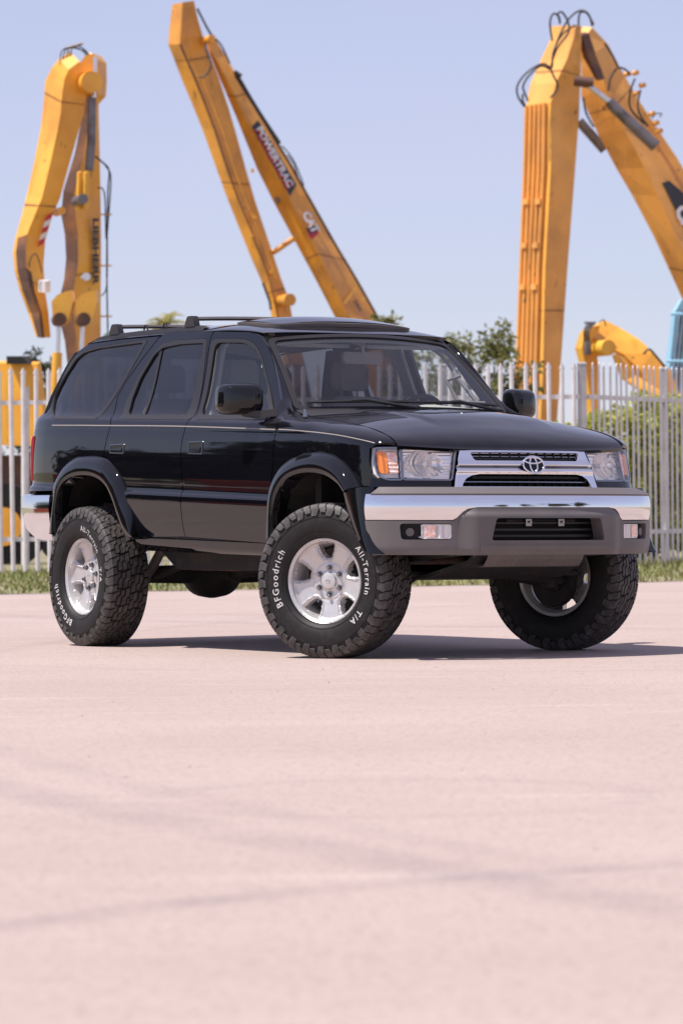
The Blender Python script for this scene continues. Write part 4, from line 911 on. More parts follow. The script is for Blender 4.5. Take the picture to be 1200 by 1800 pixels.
# ---- front face: everything in front of the radiator lies on one curved surface
xf_ = pchip([0, .2, .385, .44, .56, .69, .74, .78, .81, .84], [.645, .625, .578, .566, .527, .474, .444, .408, .370, .30])
def FS(y, z, off=0.0): return (xf_(abs(y)) - .27 * (z - 1.0) + off, y, z)
def FP(px, py, off=0.0, s=-1):
    y = -.5
    for _ in range(40):
        x, z = back(px, py, y); want = FS(y, z, off)[0]
        y += (x - want) * .45                            # rays move back as y grows
    return (y, z)
outf = lambda p: (1, 0, .1)
hlp = [FP(*p) for p in [(704.6, 786.5), (800, 787), (793, 843.5), (707.7, 843)]]
tlp = [FP(*p) for p in [(657, 787), (702.5, 786.5), (706, 843.5), (680, 843.5), (663, 837), (655.5, 812)]]
for s in (-1, 1):
    mir = lambda P: [(abs(y) * s, z) for y, z in P]
    H = empty('headlight', (0, 0, 0), 0, car)
    hp = rounded(mir(hlp), .012)
    panel('lens', hp, lambda y, z: FS(y, z, .004), outf, 'lens', H, step=.05, nofl=True)
    panel('bezel', inset(hp, -.004), lambda y, z: FS(y, z, .006), outf, 'dark_chrome', H, holes=[inset(hp, .003)], step=.05, estep=.02, thick=.05)
    cy = sum(p[0] for p in hlp) / 4; cz = sum(p[1] for p in hlp) / 4 - .004; cy = abs(cy) * s
    def bowl(y, z, s=s, cy=cy, cz=cz):
        r = math.hypot((y - cy + s * -.01) / .098, (z - cz) / .068); d = .085 * max(0, 1 - r * r) if r < 1 else 0
        rib = .0035 * math.cos((y - cy) * 240) if r < .97 else .002 * math.cos(z * 420)
        return FS(y, z, -.022 - d + rib)
    panel('reflector', hp, bowl, outf, 'reflector', H, step=.008, estep=.02, nofl=True)
    mb = MB(); fx = FS(cy, cz, 0)[0]; mb.tube([(fx - .10, cy, cz), (fx - .035, cy, cz)], [.016, .012], 10); mb.build('bulb', 'chrome_soft', H, smooth=40)
    T = empty('turn_signal', (0, 0, 0), 0, car)
    tp = rounded(mir(tlp), .012)
    panel('lens', tp, lambda y, z: FS(y, z, .004), outf, 'lens', T, step=.04, nofl=True)
    panel('bezel', inset(tp, -.003), lambda y, z: FS(y, z, .006), outf, 'dark_chrome', T, holes=[inset(tp, .004)], step=.05, estep=.02, thick=.04)
    panel('reflector', tp, lambda y, z: FS(y, z, -.03), outf, 'white_lens', T, step=.04, nofl=True)
    ya = sorted([abs(p[0]) for p in tlp]); yo, yi = ya[-1], ya[0]
    am2 = [((yo - .062) * s, .952), ((yo - .060) * s, 1.066), ((yi + .012) * s, 1.062), ((yi + .016) * s, .955)]
    panel('pale_element', rounded(am2, .012), lambda y, z: FS(y, z, -.014 + .003 * math.cos(z * 300)), outf, 'amber_pale', T, step=.01, thick=.015)
    am = [((yo - .020) * s, .958), ((yo - .018) * s, 1.07), ((yo - .058) * s, 1.066), ((yo - .056) * s, .955)]
    panel('amber_element', rounded(am, .015), lambda y, z: FS(y, z, -.012 + .003 * math.cos(y * 300)), outf, 'amber', T, step=.01, thick=.015)
    # black filler strip below the lamps
    fs_ = [((.805) * s, .934), ((.445) * s, .929), ((.45) * s, .884), ((.815) * s, .888)]
    panel('lamp_filler', fs_, lambda y, z: FS(y, z, 0), outf, 'paint', car, step=.04, thick=.03)

# ---- grille
G = empty('grille', (0, 0, 0), 0, car)
left = [(-.385, 1.076), (-.395, 1.05), (-.415, .99), (-.428, .94), (-.442, .884)]
og = left + [(-.40, .884), (-.393, .905), (-.372, .932), (-.34, .948), (-.30, .955), (.30, .955), (.34, .948), (.372, .932), (.393, .905), (.40, .884)] + [(-y, z) for y, z in left[::-1]]
up = rounded([(-.335, 1.066), (.335, 1.066), (.315, 1.024), (-.315, 1.024)], .012)
def grS(y, z): return FS(y, z, .012 + .012 * math.exp(-((z - 1.006) / .012) ** 2) + .010 * math.exp(-((z - .972) / .013) ** 2) - .012 * math.exp(-((z - .990) / .004) ** 2))
panel('chrome_surround', og, grS, outf, 'chrome', G, holes=[up], step=.02, estep=.015, rows=list(np.arange(.89, 1.08, .004)), thick=.05)
panel('groove', [(-.42, .9885), (.42, .9885), (.42, .9925), (-.42, .9925)], lambda y, z: FS(y, z, .014), outf, 'black', G, step=.03, nofl=True)
panel('backing', [(-.40, .88), (.40, .88), (.37, 1.075), (-.37, 1.075)], lambda y, z: FS(y, z, -.06), outf, 'black', G, step=.05, nofl=True)
for zb, hw, mt, th_ in ((1.045, .33, 'dark_chrome', .005), (1.062, .335, 'chrome_soft', .004), (.915, .375, 'dark_chrome', .005), (.888, .40, 'chrome_soft', .007), (.938, .33, 'black', .012), (1.033, .31, 'black', .008)):
    panel('grille_bar', [(-hw, zb - th_ / 2), (hw, zb - th_ / 2), (hw, zb + th_ / 2), (-hw, zb + th_ / 2)], lambda y, z: FS(y, z, -.008), outf, mt, G, step=.03, thick=.04)
for k in range(-6, 7):
    mb = MB(); y = k * .055; x0 = FS(y, .93, -.045)[0]; mb.box((x0, y, .975), (.02, .006, .18)); mb.build('grille_web', 'black', G)
E_ = empty('emblem', (0, 0, 0), 0, car)
ex = FS(0, .985, .028)[0]
def ell(name, ay, az_, cy, cz, r, m='chrome'):
    mb = MB(); n = 40; pts = [(ex - .2 * 0 - .27 * (cz + az_ * math.sin(a) - .985), cy + ay * math.cos(a), cz + az_ * math.sin(a)) for a in np.linspace(0, 2 * math.pi, n, endpoint=False)]
    rings = []
    for i in range(n):
        p = Vector(pts[i]); t = (Vector(pts[(i + 1) % n]) - Vector(pts[i - 1])).normalized(); u = Vector((1, 0, .27)).normalized(); v = t.cross(u)
        rings.append([p + (u * math.cos(b) * .6 + v * math.sin(b)) * r for b in np.linspace(0, 2 * math.pi, 8, endpoint=False)])
    mb.loft(rings + [rings[0]], closed=True); return mb.build(name, m, E_, smooth=60)
ell('ring', .064, .043, 0, 1.003, .0052); ell('oval', .022, .040, 0, 1.003, .0045); ell('oval', .052, .0155, 0, 1.026, .0045)
mb = MB(); mb.loft([[(ex - .005 - .27 * (.043 * math.sin(a) * k + .018), .064 * math.cos(a) * k, 1.003 + .043 * math.sin(a) * k) for a in np.linspace(0, 2 * math.pi, 40, endpoint=False)] for k in (.02, 1)]); mb.build('backing', 'black', E_)

# ---- front bumper: swept along its plan curve
bpts = catmull([(.800, 0), (.793, .18), (.766, .35), (.716, .52), (.640, .68), (.585, .76), (.525, .825), (.47, .862), (.40, .882), (.33, .886)], 10)
bl = [0]
for i in range(1, len(bpts)): bl.append(bl[-1] + float(np.linalg.norm(bpts[i] - bpts[i - 1])))
bxs = pchip(bl, [p[0] for p in bpts]); bys = pchip(bl, [p[1] for p in bpts]); BL = bl[-1]
def bumpS(prof):
    def f(sq, z):
        a = abs(sq); e = .004; sg = 1 if sq >= 0 else -1
        x, y = bxs(a), bys(a); dx, dy = bxs(a + e) - bxs(max(a - e, 0)), bys(a + e) - bys(max(a - e, 0)); ln = math.hypot(dx, dy) + 1e-12
        o = prof(z, a); return (x + o * dy / ln, sg * (y - o * dx / ln), z)
    return f
s_of_y = pchip([p[1] for p in bpts[:-1]], bl[:-1])
B = empty('front_bumper', (0, 0, 0), 0, car)
outb = lambda p: (1, p[1] * 1.2, .1)
SE = BL - .12
chp = lambda z, a: .012 * (1 - ((z - .785) / .068) ** 2)
fr = [(-.52, .720), (-.50, .735), (-.475, .762), (-.45, .778), (-.40, .786), (.40, .786), (.45, .778), (.475, .762), (.50, .735), (.52, .720)]
sy = lambda y: math.copysign(s_of_y(abs(y)), y)
och = [(-SE, .852), (-SE, .722)] + [(sy(y), z) for y, z in fr] + [(SE, .722), (SE, .852)]
panel('chrome_bar', och, bumpS(chp), outb, 'chrome', B, step=.02, estep=.02, rows=list(np.arange(.725, .85, .006)), thick=.02)
panel('top_pad', [(-SE + .035, .8545), (SE - .035, .8545), (SE - .05, .888), (-SE + .05, .888)], bumpS(lambda z, a: .006 - (z - .855) * 1.9), outb, 'plastic_pale', B, step=.03, thick=.05)
vap = lambda z, a: .008 - .035 * max(0, (.585 - z) / .04) ** 2 * .25
fogp = {}
ov = [(-SE, .718)] + [(sy(y), z - .003) for y, z in fr[:4]] + [(sy(-.40), .60), (sy(.40), .60)] + [(sy(y), z - .003) for y, z in fr[-4:]] + [(SE, .718), (SE - .02, .62), (SE - .045, .545)] + [(sy(y), .545) for y in (.8, .6, .4, .2, 0, -.2, -.4, -.6, -.8)] + [(-SE + .045, .545), (-SE + .02, .62)]
lampL = rounded([(s_of_y(.525), .703), (s_of_y(.757), .703), (s_of_y(.75), .622), (s_of_y(.525), .622)], .02)
lampR = [(-a, b) for a, b in lampL]
panel('lower_valance', ov, bumpS(vap), outb, 'plastic', B, holes=[lampL, lampR], step=.03, estep=.02, thick=.03)
frp = lambda z, a: .020 + .0 * a
ofr = [(sy(-.505), .5435), (sy(-.50), .65), (sy(-.49), .72), (sy(-.475), .755), (sy(-.45), .776), (sy(-.40), .7835)]
ofr = ofr + [(-a, b) for a, b in ofr[::-1]]
hole = rounded([(sy(-.312), .731), (sy(.312), .731), (sy(.338), .618), (sy(-.338), .618)], .016)
panel('bumper_frame', ofr, bumpS(lambda z, a: .040 - .030 * smooth01((a - s_of_y(.40)) / .11) - .026 * smooth01((z - .735) / .05) - .012 * smooth01((.575 - z) / .03)), outb, 'plastic', B, holes=[hole], step=.025, estep=.015, thick=.075)
panel('frame_lip', [(sy(-.40), .548), (sy(.40), .548), (sy(.385), .596), (sy(-.385), .596)], bumpS(lambda z, a: .0455 - .12 * abs(z - .572) - .012 * smooth01((.575 - z) / .03) - .030 * smooth01((a - s_of_y(.40)) / .11)), outb, 'plastic', B, step=.03, thick=.02)
bk = panel('opening_backing', [(-.42, .58), (.42, .58), (.42, .76), (-.42, .76)], lambda y, z: (.62 - .1 * y * y, y, z), lambda p: (1, 0, 0), 'black', B, step=.1, nofl=True)
for zb, w_ in ((.672, .010), (.640, .012), (.705, .008)):
    panel('opening_slat', [(sy(-.335), zb - w_ / 2), (sy(.335), zb - w_ / 2), (sy(.335), zb + w_ / 2), (sy(-.335), zb + w_ / 2)], bumpS(lambda z, a: -.045), outb, 'trim', B, step=.05, thick=.05)
for y in (-.09, .11):
    mb = MB(); mb.box((.745, y, .708), (.03, .036, .036)); mb.tube([(.76, y + .006, .710), (.772, y + .006, .710)], .007, 8); mb.build('plate_bracket', 'dark_chrome', B)
mb = MB(); mb.box((.735, 0, .712), (.01, .42, .02)); mb.build('plate_crossbar', 'under', B)
for s in (-1, 1):
    lp = [(a * s, b) for a, b in lampL]
    panel('lamp_recess', inset(lp, -.004), bumpS(lambda z, a: -.022), outb, 'black', B, step=.03, nofl=True)
    sp_ = s_of_y(.672)
    l1 = rounded([(s * (s_of_y(.529)), .699), (s * (sp_ - .004), .699), (s * (sp_ - .008), .626), (s * s_of_y(.529), .626)], .012)
    lo = panel('marker_lamp', l1, bumpS(lambda z, a: .002 + .0015 * math.cos(a * 900)), outb, 'white_lens', B, step=.008, estep=.02, thick=.02)
    l2 = rounded([(s * (s_of_y(.60)), .692), (s * (sp_ - .020), .692), (s * (sp_ - .022), .634), (s * s_of_y(.602), .634)], .01)
    panel('amber_patch', l2, bumpS(lambda z, a: .0042), outb, 'amber_pale', lo, step=.02, nofl=True)
    c = bumpS(lambda z, a: -.006)(s * s_of_y(.715), .66); c0 = bumpS(lambda z, a: -.05)(s * s_of_y(.715), .66)
    mb = MB(); mb.tube([c0, c], [.024, .021], 14); mb.build('round_lamp', 'plastic', B, smooth=40)

# ---- wheel arch flares
def flare(name, outer, inner, s, offo, lipY, n=6):
    a = catmull(outer, n); b = catmull(inner, n); k = max(len(a), len(b))
    def rs(c):
        c = np.array(c); L = np.r_[0, np.cumsum(np.linalg.norm(np.diff(c, axis=0), axis=1))]; t = np.linspace(0, L[-1], 61)
        return np.stack([np.interp(t, L, c[:, j]) for j in range(c.shape[1])], 1)
    A, Bc = rs(a), rs(b); rings = []
    for i in range(61):
        x0, y0, z0 = A[i]; x1, y1, z1 = Bc[i]
        ring = []
        for t, f in ((0, -.02), (0, .010), (.12, .42), (.35, .86), (.62, 1.02), (.9, 1.0), (1.0, .93), (1.02, .70)):
            ring.append((x0 + (x1 - x0) * t, s * (abs(y0) + (abs(y1) - abs(y0)) * f), z0 + (z1 - z0) * t))
        d = Vector((x1 - x0, 0, z1 - z0)); 
        ring.append((x1 + d.x * .02, s * (abs(y1) - .09), z1 + d.z * .02))
        rings.append(ring)
    mb = MB(); mb.loft(rings, closed=False); o = mb.build(name, 'flare', car, smooth=50); return o
def onside(pts):
    return [(SP(*p)[0], -sideY(*SP(*p)), SP(*p)[1] + rake(SP(*p)[0])) for p in pts]
def onplane(pts, y): return [(back(p[0], p[1], -y)[0], -y, back(p[0], p[1], -y)[1]) for p in pts]
rf_in = [(96.5, 935), (96.5, 892), (104, 857), (121, 840), (142.5, 835), (165, 838), (183.7, 852), (196, 877), (206, 907.5), (219, 938), (238, 948)]
ff_in = [(479, 950), (477.5, 901), (485, 868), (501, 843), (524, 832), (550, 830.5), (572, 836), (590, 849), (602, 866)]
FY = .905
for s in (-1, 1):
    flare('rear_wheel_flare', onside([(96, 940)] + rearflare_out), onplane(rf_in, FY - .012), s, 0, FY)
    flare('front_wheel_flare', onside(frontflare_out), onplane(ff_in, FY - .008), s, 0, FY)
    # lower front piece, in front of the wheel
    o3 = [np.array(p) for p in onplane([(637, 856), (641, 900), (648, 945), (657.5, 974)], .874)]
    i3 = [np.array(p) for p in onplane([(600, 862), (611, 905), (622, 938), (640, 968)], .886)]
    mb = MB(); rg = []
    for a, b in zip(catmull(o3, 5), catmull(i3, 5)):
        rg.append([(a[0] + (b[0] - a[0]) * t, s * (abs(a[1]) + (abs(b[1]) - abs(a[1])) * t + f), a[2] + (b[2] - a[2]) * t) for t, f in ((-.05, -.06), (0, -.008), (.12, .004), (.5, .007), (.88, .004), (1, -.006), (1.02, -.10))])
    mb.loft(rg, closed=False, caps=False); mb.build('flare_extension', 'flare', car, smooth=50)
    # inner wheel houses
    for cx, r0, z0 in ((-.02, .47, .50), (-2.68, .47, .52)):
        mb = MB(); rg = []
        for a in np.linspace(.30, math.pi - .55, 25):
            rg.append([(cx + r0 * 1.1 * math.cos(a), s * yy, z0 + r0 * 1.12 * math.sin(a)) for yy in (.82, .68, .46)])
        mb.loft(rg, closed=False)
        b0 = len(mb.V); n = 25
        cen = [(cx, s * .46, z0)]
        mb.add([r[2] for r in rg] + cen, [(i, i + 1, n) for i in range(n - 1)])
        mb.build('wheel_house', 'under', car, smooth=50)

# ---- mirrors
for s in (-1, 1):
    mc = np.array((-.775, s * .895, 1.362))
    mb = MB(); rings = []
    for t, sc in ((-.075, .90), (-.06, .985), (-.02, 1.0), (.02, .96), (.05, .86), (.068, .66), (.075, .35), (.076, .02)):
        ring = []
        for a in np.linspace(0, 2 * math.pi, 36, endpoint=False):
            c, sn = math.cos(a), math.sin(a); e = .45
            yy = math.copysign(abs(c) ** e, c) * .104 * sc; zz = math.copysign(abs(sn) ** e, sn) * .086 * sc
            if c * s > 0 and sn < 0: zz *= .96
            ring.append(mc + np.array((t - .34 * yy * s, yy, zz - .02 * yy * s)))
        rings.append(ring)
    mb.loft(rings, caps=True); mo = mb.build('side_mirror', 'flare', car, smooth=55)
    mb = MB(); mb.loft([[mc + np.array((-.0765 - .34 * s * .092 * math.copysign(abs(math.cos(a)) ** .5, math.cos(a)) * k, .092 * math.copysign(abs(math.cos(a)) ** .5, math.cos(a)) * k, .074 * math.copysign(abs(math.sin(a)) ** .5, math.sin(a)) * k)) for a in np.linspace(0, 2 * math.pi, 24, endpoint=False)] for k in (.02, 1)]); mb.build('mirror_glass', 'chrome', mo)
    mb = MB(); mb.loft([[(-.72, s * .775, 1.270), (-.61, s * .775, 1.270), (-.61, s * .775, 1.31), (-.72, s * .775, 1.305)], [(-.75, s * .83, 1.262), (-.68, s * .83, 1.262), (-.68, s * .83, 1.30), (-.75, s * .83, 1.30)], [(-.79, s * .88, 1.272), (-.72, s * .88, 1.272), (-.72, s * .88, 1.30), (-.79, s * .88, 1.30)]], caps=True); mb.build('mirror_arm', 'trim', mo, smooth=30)

# ---- wipers
for y0, y1, py in ((-.60, .02, -.42), (-.02, .60, .14)):
    wp = empty('wiper', (0, 0, 0), 0, car)
    a = [Vector(ws(u / .66, .055 + .008 * math.sin((u - y0) * 5), .022)) for u in np.linspace(y0, y1, 9)]
    mb = MB(); mb.tube(a, [.006] + [.010] * 7 + [.006], 6); mb.build('blade', 'trim', wp)
    c = Vector(ws((y0 + y1) / 2 / .66, .06, .032)); b = Vector(ws((y1 - .02) / .66, -.01, .02))
    mb = MB(); mb.tube([c + Vector((0, -.09, -.004)), c, b.lerp(c, .4), b], [.006, .011, .009, .014], 8); mb.tube([b + Vector((-.01, 0, -.03)), b + Vector((.0, 0, .012))], [.02, .016], 10); mb.build('arm', 'trim', wp, smooth=40)

# ---- sunroof, roof rack
sr = empty('sunroof', (0, 0, 0), 0, car)
def sunS(x, v): 
    t = (x + 1.62) / .42; return (x, v, roofS(x, v / .62)[2] + .012 + .017 * (1 - (v / .46) ** 2) * (.6 + .4 * smooth01(t)) + .006 * math.sin(min(1, max(0, t)) * 3.14))
so_ = rounded([(-1.62, -.44), (-1.24, -.45), (-1.17, -.40), (-1.15, 0), (-1.17, .40), (-1.24, .45), (-1.62, .44)], .05)
panel('glass_panel', so_, sunS, lambda p: (.2, 0, 1), M['glass_tint'], sr, step=.04, thick=.012)
panel('deflector_edge', inset(so_, -.012), lambda x, v: (x, v, roofS(x, v / .62)[2] + .010 + .012 * (1 - (v / .5) ** 2)), lambda p: (0, 0, 1), 'plastic', sr, holes=[inset(so_, .012)], step=.04, estep=.03, thick=.02)
XT1 = back(365, 575, -.565)[0]
rk = empty('roof_rack', (0, 0, 0), 0, car)
for s in (-1, 1):
    xs = np.linspace(-3.10, XT1, 24); rg = []
    for x in xs:
        z = roofS(x, .565 / .62)[2]; e = min(1, (x + 3.10) / .06 + .25, (XT1 - x) / .10 + .2)
        rg.append([(x, s * (.565 + dy), z + dz * e) for dy, dz in ((.026, -.02), (.020, .018), (-.020, .022), (-.026, -.01))])
    mb = MB(); mb.loft(rg, closed=False); mb.build('rack_track', 'trim', rk, smooth=30)
    for x in (-2.45, -2.22):
        z = roofS(x, .565 / .62)[2] + .022; mb = MB(); mb.tube([(x - .022, s * .565, z), (x - .012, s * .565, z + .026), (x + .012, s * .565, z + .026), (x + .022, s * .565, z)], .006, 6); mb.build('tie_down', 'trim', rk)
XR = [back(208, 583, -.565)[0], back(341, 572, -.565)[0]]
for x in XR:
    z = roofS(x, .565 / .62)[2]
    pts = [Vector((x, y, z + .060 + .012 * (1 - (y / .55) ** 2))) for y in np.linspace(-.56, .56, 15)]
    mb = MB(); rg = [[p + Vector((dx, 0, dz)) for dx, dz in ((-.026, 0), (-.016, .012), (.016, .012), (.026, 0), (.016, -.010), (-.016, -.010))] for p in pts]; mb.loft(rg, caps=True); mb.build('crossbar', 'plastic', rk, smooth=40)
    for s in (-1, 1):
        mb = MB(); mb.loft([[(x + dx * k, s * (.575 + dy), z + h_) for dx, dy in ((-.065, -.022), (.05, -.022), (.05, .016), (-.065, .016))] for h_, k in ((.016, 1.0), (.04, .86), (.068, .58), (.076, .40))], caps=True); mb.build('rack_foot', 'trim', rk, smooth=30)

# ---- rear end
for s in (-1, 1):
    tlz = [zq(-3.455, .950), zq(-3.60, .950), zq(-3.58, 1.06), zq(-3.52, 1.215), zq(-3.415, 1.215), zq(-3.44, 1.06)]
    tl = panel('tail_light', tlz, S(s, .012), outS(s), 'red', car, step=.03, thick=.05)
    panel('reversing_lens', [zq(-3.45, 1.085), zq(-3.57, 1.085), zq(-3.522, 1.208), zq(-3.43, 1.208)], S(s, .0145), outS(s), 'white_lens', tl, step=.03, nofl=True)
    # D-pillar corner
pl = [tuple(p) for p in catmull([(-3.07, .872), (-3.30, .868), (-3.45, .850), (-3.56, .80), (-3.625, .72), (-3.655, .5), (-3.67, 0)], 6)]
pl = pl + [(x, -y) for x, y in pl[::-1][1:]]
rb = MB(); rg = []
for i, (x, y) in enumerate(pl):
    t = Vector(pl[min(i + 1, len(pl) - 1)]) - Vector(pl[max(i - 1, 0)]); nx, ny = -abs(t.y), -t.x * (1 if t.y < 0 else -1)
    nn = Vector((nx, math.copysign(abs(t.x), y))).normalized(); k = smooth01((-x - 3.2) / .38); zb = .600 + .085 * k
    rg.append([(x - nn.x * o, y - nn.y * o, z) for o, z in ((.12, .872), (.03, .870), (.004, .862), (0, .845), (-.004, .78), (.004, .70 + .04 * k), (.022, zb))])
rb.loft(rg, closed=False); rb.build('rear_bumper', 'chrome', car, smooth=50)
tg = empty('tailgate', (0, 0, 0), 0, car)
zt_ = [(-3.60, .86), (-3.585, 1.0), (-3.56, 1.2), (-3.52, 1.30)]
def tgs(y, z):
    x = np.interp(z, [.8, 1.0, 1.25, 1.45, 1.65, 1.80], [-3.60, -3.585, -3.545, -3.46, -3.33, -3.17]); return (float(x) + .16 * (abs(y) / .8) ** 3.5, y, z)
tho = rounded([(-.60, 1.32), (.60, 1.32), (.545, 1.70), (-.545, 1.70)], .05)
panel('gate_skin', [(-.79, .87), (.79, .87), (.78, 1.25), (.72, 1.45), (.64, 1.70), (.5, 1.775), (0, 1.80), (-.5, 1.775), (-.64, 1.70), (-.72, 1.45), (-.78, 1.25)], tgs, lambda p: (-1, 0, 0), 'paint', tg, holes=[tho], step=.05)
panel('rear_window', inset(tho, -.01), lambda y, z: (tgs(y, z)[0] + .01, y, z), lambda p: (-1, 0, 0), 'glass_tint', tg, step=.1, nofl=True)
mb = MB(); mb.loft([[(-3.17, y, 1.79), (-3.30, y, 1.765), (-3.30, y, 1.755), (-3.17, y, 1.765)] for y in (-.50, .50)], caps=True); mb.build('roof_spoiler', 'paint', car)

# ---- floor, underbody
U = empty('underbody', (0, 0, 0), 0, car)
mb = MB(); mb.box((-1.35, 0, .60), (1.55, 1.54, .05)); mb.box((-2.75, 0, .76), (1.3, .90, .05)); mb.box((-.4, 0, .62), (.4, .9, .05)); mb.build('floor_pan', 'under', U)
mb = MB(); mb.box((-.30, 0, .93), (.06, 1.40, .60)); mb.build('firewall', 'under', U)
mb = MB(); mb.box((.18, 0, .80), (.60, .95, .40), taper=.9); mb.build('engine', 'under', U)
mb = MB(); mb.box((.50, 0, .80), (.05, .85, .44)); mb.build('radiator', 'black', U)
for s in (-1, 1):
    mb = MB(); pts = [(.62, s * .42, .60), (.1, s * .42, .56), (-.6, s * .50, .50), (-2.1, s * .52, .50), (-2.5, s * .5, .70), (-3.25, s * .45, .78)]
    mb.loft([[(x, y - .035, z - .06), (x, y + .035, z - .06), (x, y + .035, z + .06), (x, y - .035, z + .06)] for x, y, z in pts], caps=True); mb.build('frame_rail', 'under', U)
    mb = MB(); mb.tube([(-2.64, s * .48, .36), (-1.95, s * .44, .52)], .024, 8); mb.build('lower_link', 'under', U)
    mb = MB(); mb.tube([(-2.56, s * .50, .38), (-2.30, s * .50, .62)], [.03, .026], 10); mb.build('shock_absorber', 'plastic_pale', U, smooth=40)
    mb = MB(); mb.tube([(-.02, s * .30, .44), (.02, s * .62, .40)], [.05, .035], 8); mb.tube([(-.22, s * .34, .46), (0, s * .62, .36)], [.03, .03], 8); mb.tube([(0, s * .56, .36), (-.02, s * .50, .85)], [.045, .05], 10); mb.build('front_suspension', 'under', U, smooth=40)
    mb = MB(); mb.tube([(-.05, s * .60, .40), (-.06, s * .655, .40)], [.145, .145], 28); mb.build('brake_disc', 'under', U, smooth=40)
mb = MB(); mb.tube([(-2.675, -.66, .40), (-2.675, -.2, .40), (-2.675, .2, .40), (-2.675, .66, .40)], [.045, .055, .055, .045], 12); mb.build('rear_axle', 'under', U, smooth=40)
mb = MB(); rg = []
for x, r in ((-2.83, .02), (-2.82, .10), (-2.76, .145), (-2.68, .15), (-2.60, .14), (-2.54, .09), (-2.46, .05), (-2.40, .045)):
    rg.append([(x, r * 1.1 * math.cos(a), .40 + r * .95 * math.sin(a)) for a in np.linspace(0, 2 * math.pi, 30, endpoint=False)])
mb.loft(rg, caps=True); mb.build('differential', 'under', U, smooth=50)
mb = MB(); mb.tube([(-2.40, 0, .41), (-1.2, .02, .50)], .035, 10); mb.build('drive_shaft', 'under', U, smooth=40)
mb = MB(); mb.loft([[(x, y, z) for y, z in ((-.16, z0), (.16, z0), (.2, .60), (-.2, .60))] for x, z0 in ((-.5, .50), (-.9, .46), (-1.3, .44), (-1.45, .52))], caps=True); mb.build('transmission', 'under', U)
mb = MB(); mb.box((-1.30, 0, .50), (.10, 1.0, .05)); mb.build('crossmember', 'under', U)
mb = MB(); mb.loft([[(x, y, z) for y, z in ((-.52, z0), (-.16, z0), (-.16, .60), (-.52, .60))] for x, z0 in ((-1.35, .52), (-1.5, .435), (-2.1, .435), (-2.2, .52))], caps=True); mb.build('fuel_tank', 'rusty', U, smooth=20)
mb = MB(); mb.tube([(-.4, .3, .50), (-1.6, .36, .47), (-2.2, .40, .50), (-2.5, .42, .62), (-3.0, .45, .60), (-3.3, .5, .60)], .032, 10); mb.build('exhaust_pipe', 'rusty', U, smooth=40)
mb = MB(); mb.tube([(-3.50, -.52, .555), (-3.56, -.60, .55)], [.03, .032], 12); mb.build('tail_pipe', 'rusty', U, smooth=40)
mb = MB(); mb.loft([[(x, -w_, z), (x, w_, z), (x, w_, z + .02), (x, -w_, z + .02)] for x, w_, z in ((.66, .34, .545), (.60, .36, .495), (.30, .42, .42), (-.25, .40, .40), (-.45, .35, .46))], caps=True); mb.build('skid_plate', 'under', U)
mb = MB(); rg = []
for i, y in enumerate(np.linspace(-.30, .29, 41)):
    r = .006 * (1 if (i // 4) % 2 else 0); rg.append([(.715 - .1 * y * y, y, .548), (.70 + r - .1 * y * y, y, .52), (.665 + r - .1 * y * y, y, .485), (.60, y, .480)])
mb.loft(rg, closed=False); mb.build('under_grille_apron', 'plastic', U)
mb = MB(); mb.tube([(.2, -.6, .44), (.24, 0, .44), (.2, .6, .44)], .016, 8); mb.build('sway_bar', 'under', U)

# ---- cabin
I = empty('cabin', (0, 0, 0), 0, car)
def seat(x, y, wd, name='seat'):
    mb = MB()
    def cush(P): mb.loft(P, caps=True)
    cush([[(x + dx, y + wd * sy_ * k, .78 + dz) for sy_, dz in ((-1, .02), (-.8, .10), (0, .085), (.8, .10), (1, .02), (1, -.08), (-1, -.08))] for dx, k in ((.28, .46), (.22, .5), (-.2, .5), (-.26, .46))])
    cush([[(x - .22 - .20 * t + dx, y + wd * sy_ * k, .86 + .56 * t) for sy_, dx in ((-1, 0), (-.8, .07), (0, .05), (.8, .07), (1, 0), (.8, -.06), (-.8, -.06))] for t, k in ((0, .48), (.3, .5), (.7, .48), (.95, .42), (1.0, .34))])
    o = mb.build(name, 'seat', I, smooth=50)
    return o
def headrest(x, y, o):
    mb = MB(); mb.loft([[(x + dx * k, y + .125 * sy_ * k, z) for sy_, dx in ((-1, 0), (-.7, .05), (.7, .05), (1, 0), (.7, -.05), (-.7, -.05))] for z, k in ((1.455, .8), (1.48, 1), (1.58, 1), (1.615, .8))], caps=True)
    mb.tube([(x, y - .05, 1.40), (x, y - .05, 1.47)], .006, 6); mb.tube([(x, y + .05, 1.40), (x, y + .05, 1.47)], .006, 6)
    mb.build('headrest', 'seat', o, smooth=40)
for y in (-.36, .36):
    o = seat(-1.28, y, .50, 'front_seat'); headrest(-1.72, y, o)
o = seat(-2.15, 0, 1.25, 'rear_seat')
for y in (-.36, .36): headrest(-2.58, y, o)
mb = MB(); mb.loft([[(-.50, y, 1.24), (-.62, y, 1.315 + .02 * math.exp(-((y - .36) / .22) ** 2)), (-.86, y, 1.315 + .04 * math.exp(-((y - .36) / .22) ** 2)), (-.93, y, 1.23), (-.92, y, .90), (-.5, y, .8)] for y in np.linspace(-.66, .66, 25)], caps=True); mb.build('dashboard', 'dash', I, smooth=50)
mb = MB(); c = Vector((-1.04, .36, 1.245)); ax = Vector((-.85, 0, .52)).normalized(); u = Vector((0, 1, 0)); v = ax.cross(u)
mb.tube([c + (u * math.cos(a) + v * math.sin(a)) * .185 for a in np.linspace(0, 2 * math.pi, 33)], .015, 8); mb.tube([c - ax * .02, c - ax * .25], [.055, .04], 10)
for a in (.1, 3.04, -1.57): mb.tube([c, c + (u * math.cos(a) + v * math.sin(a)) * .18], .012, 6)
mb.build('steering_wheel', 'black', I, smooth=40)
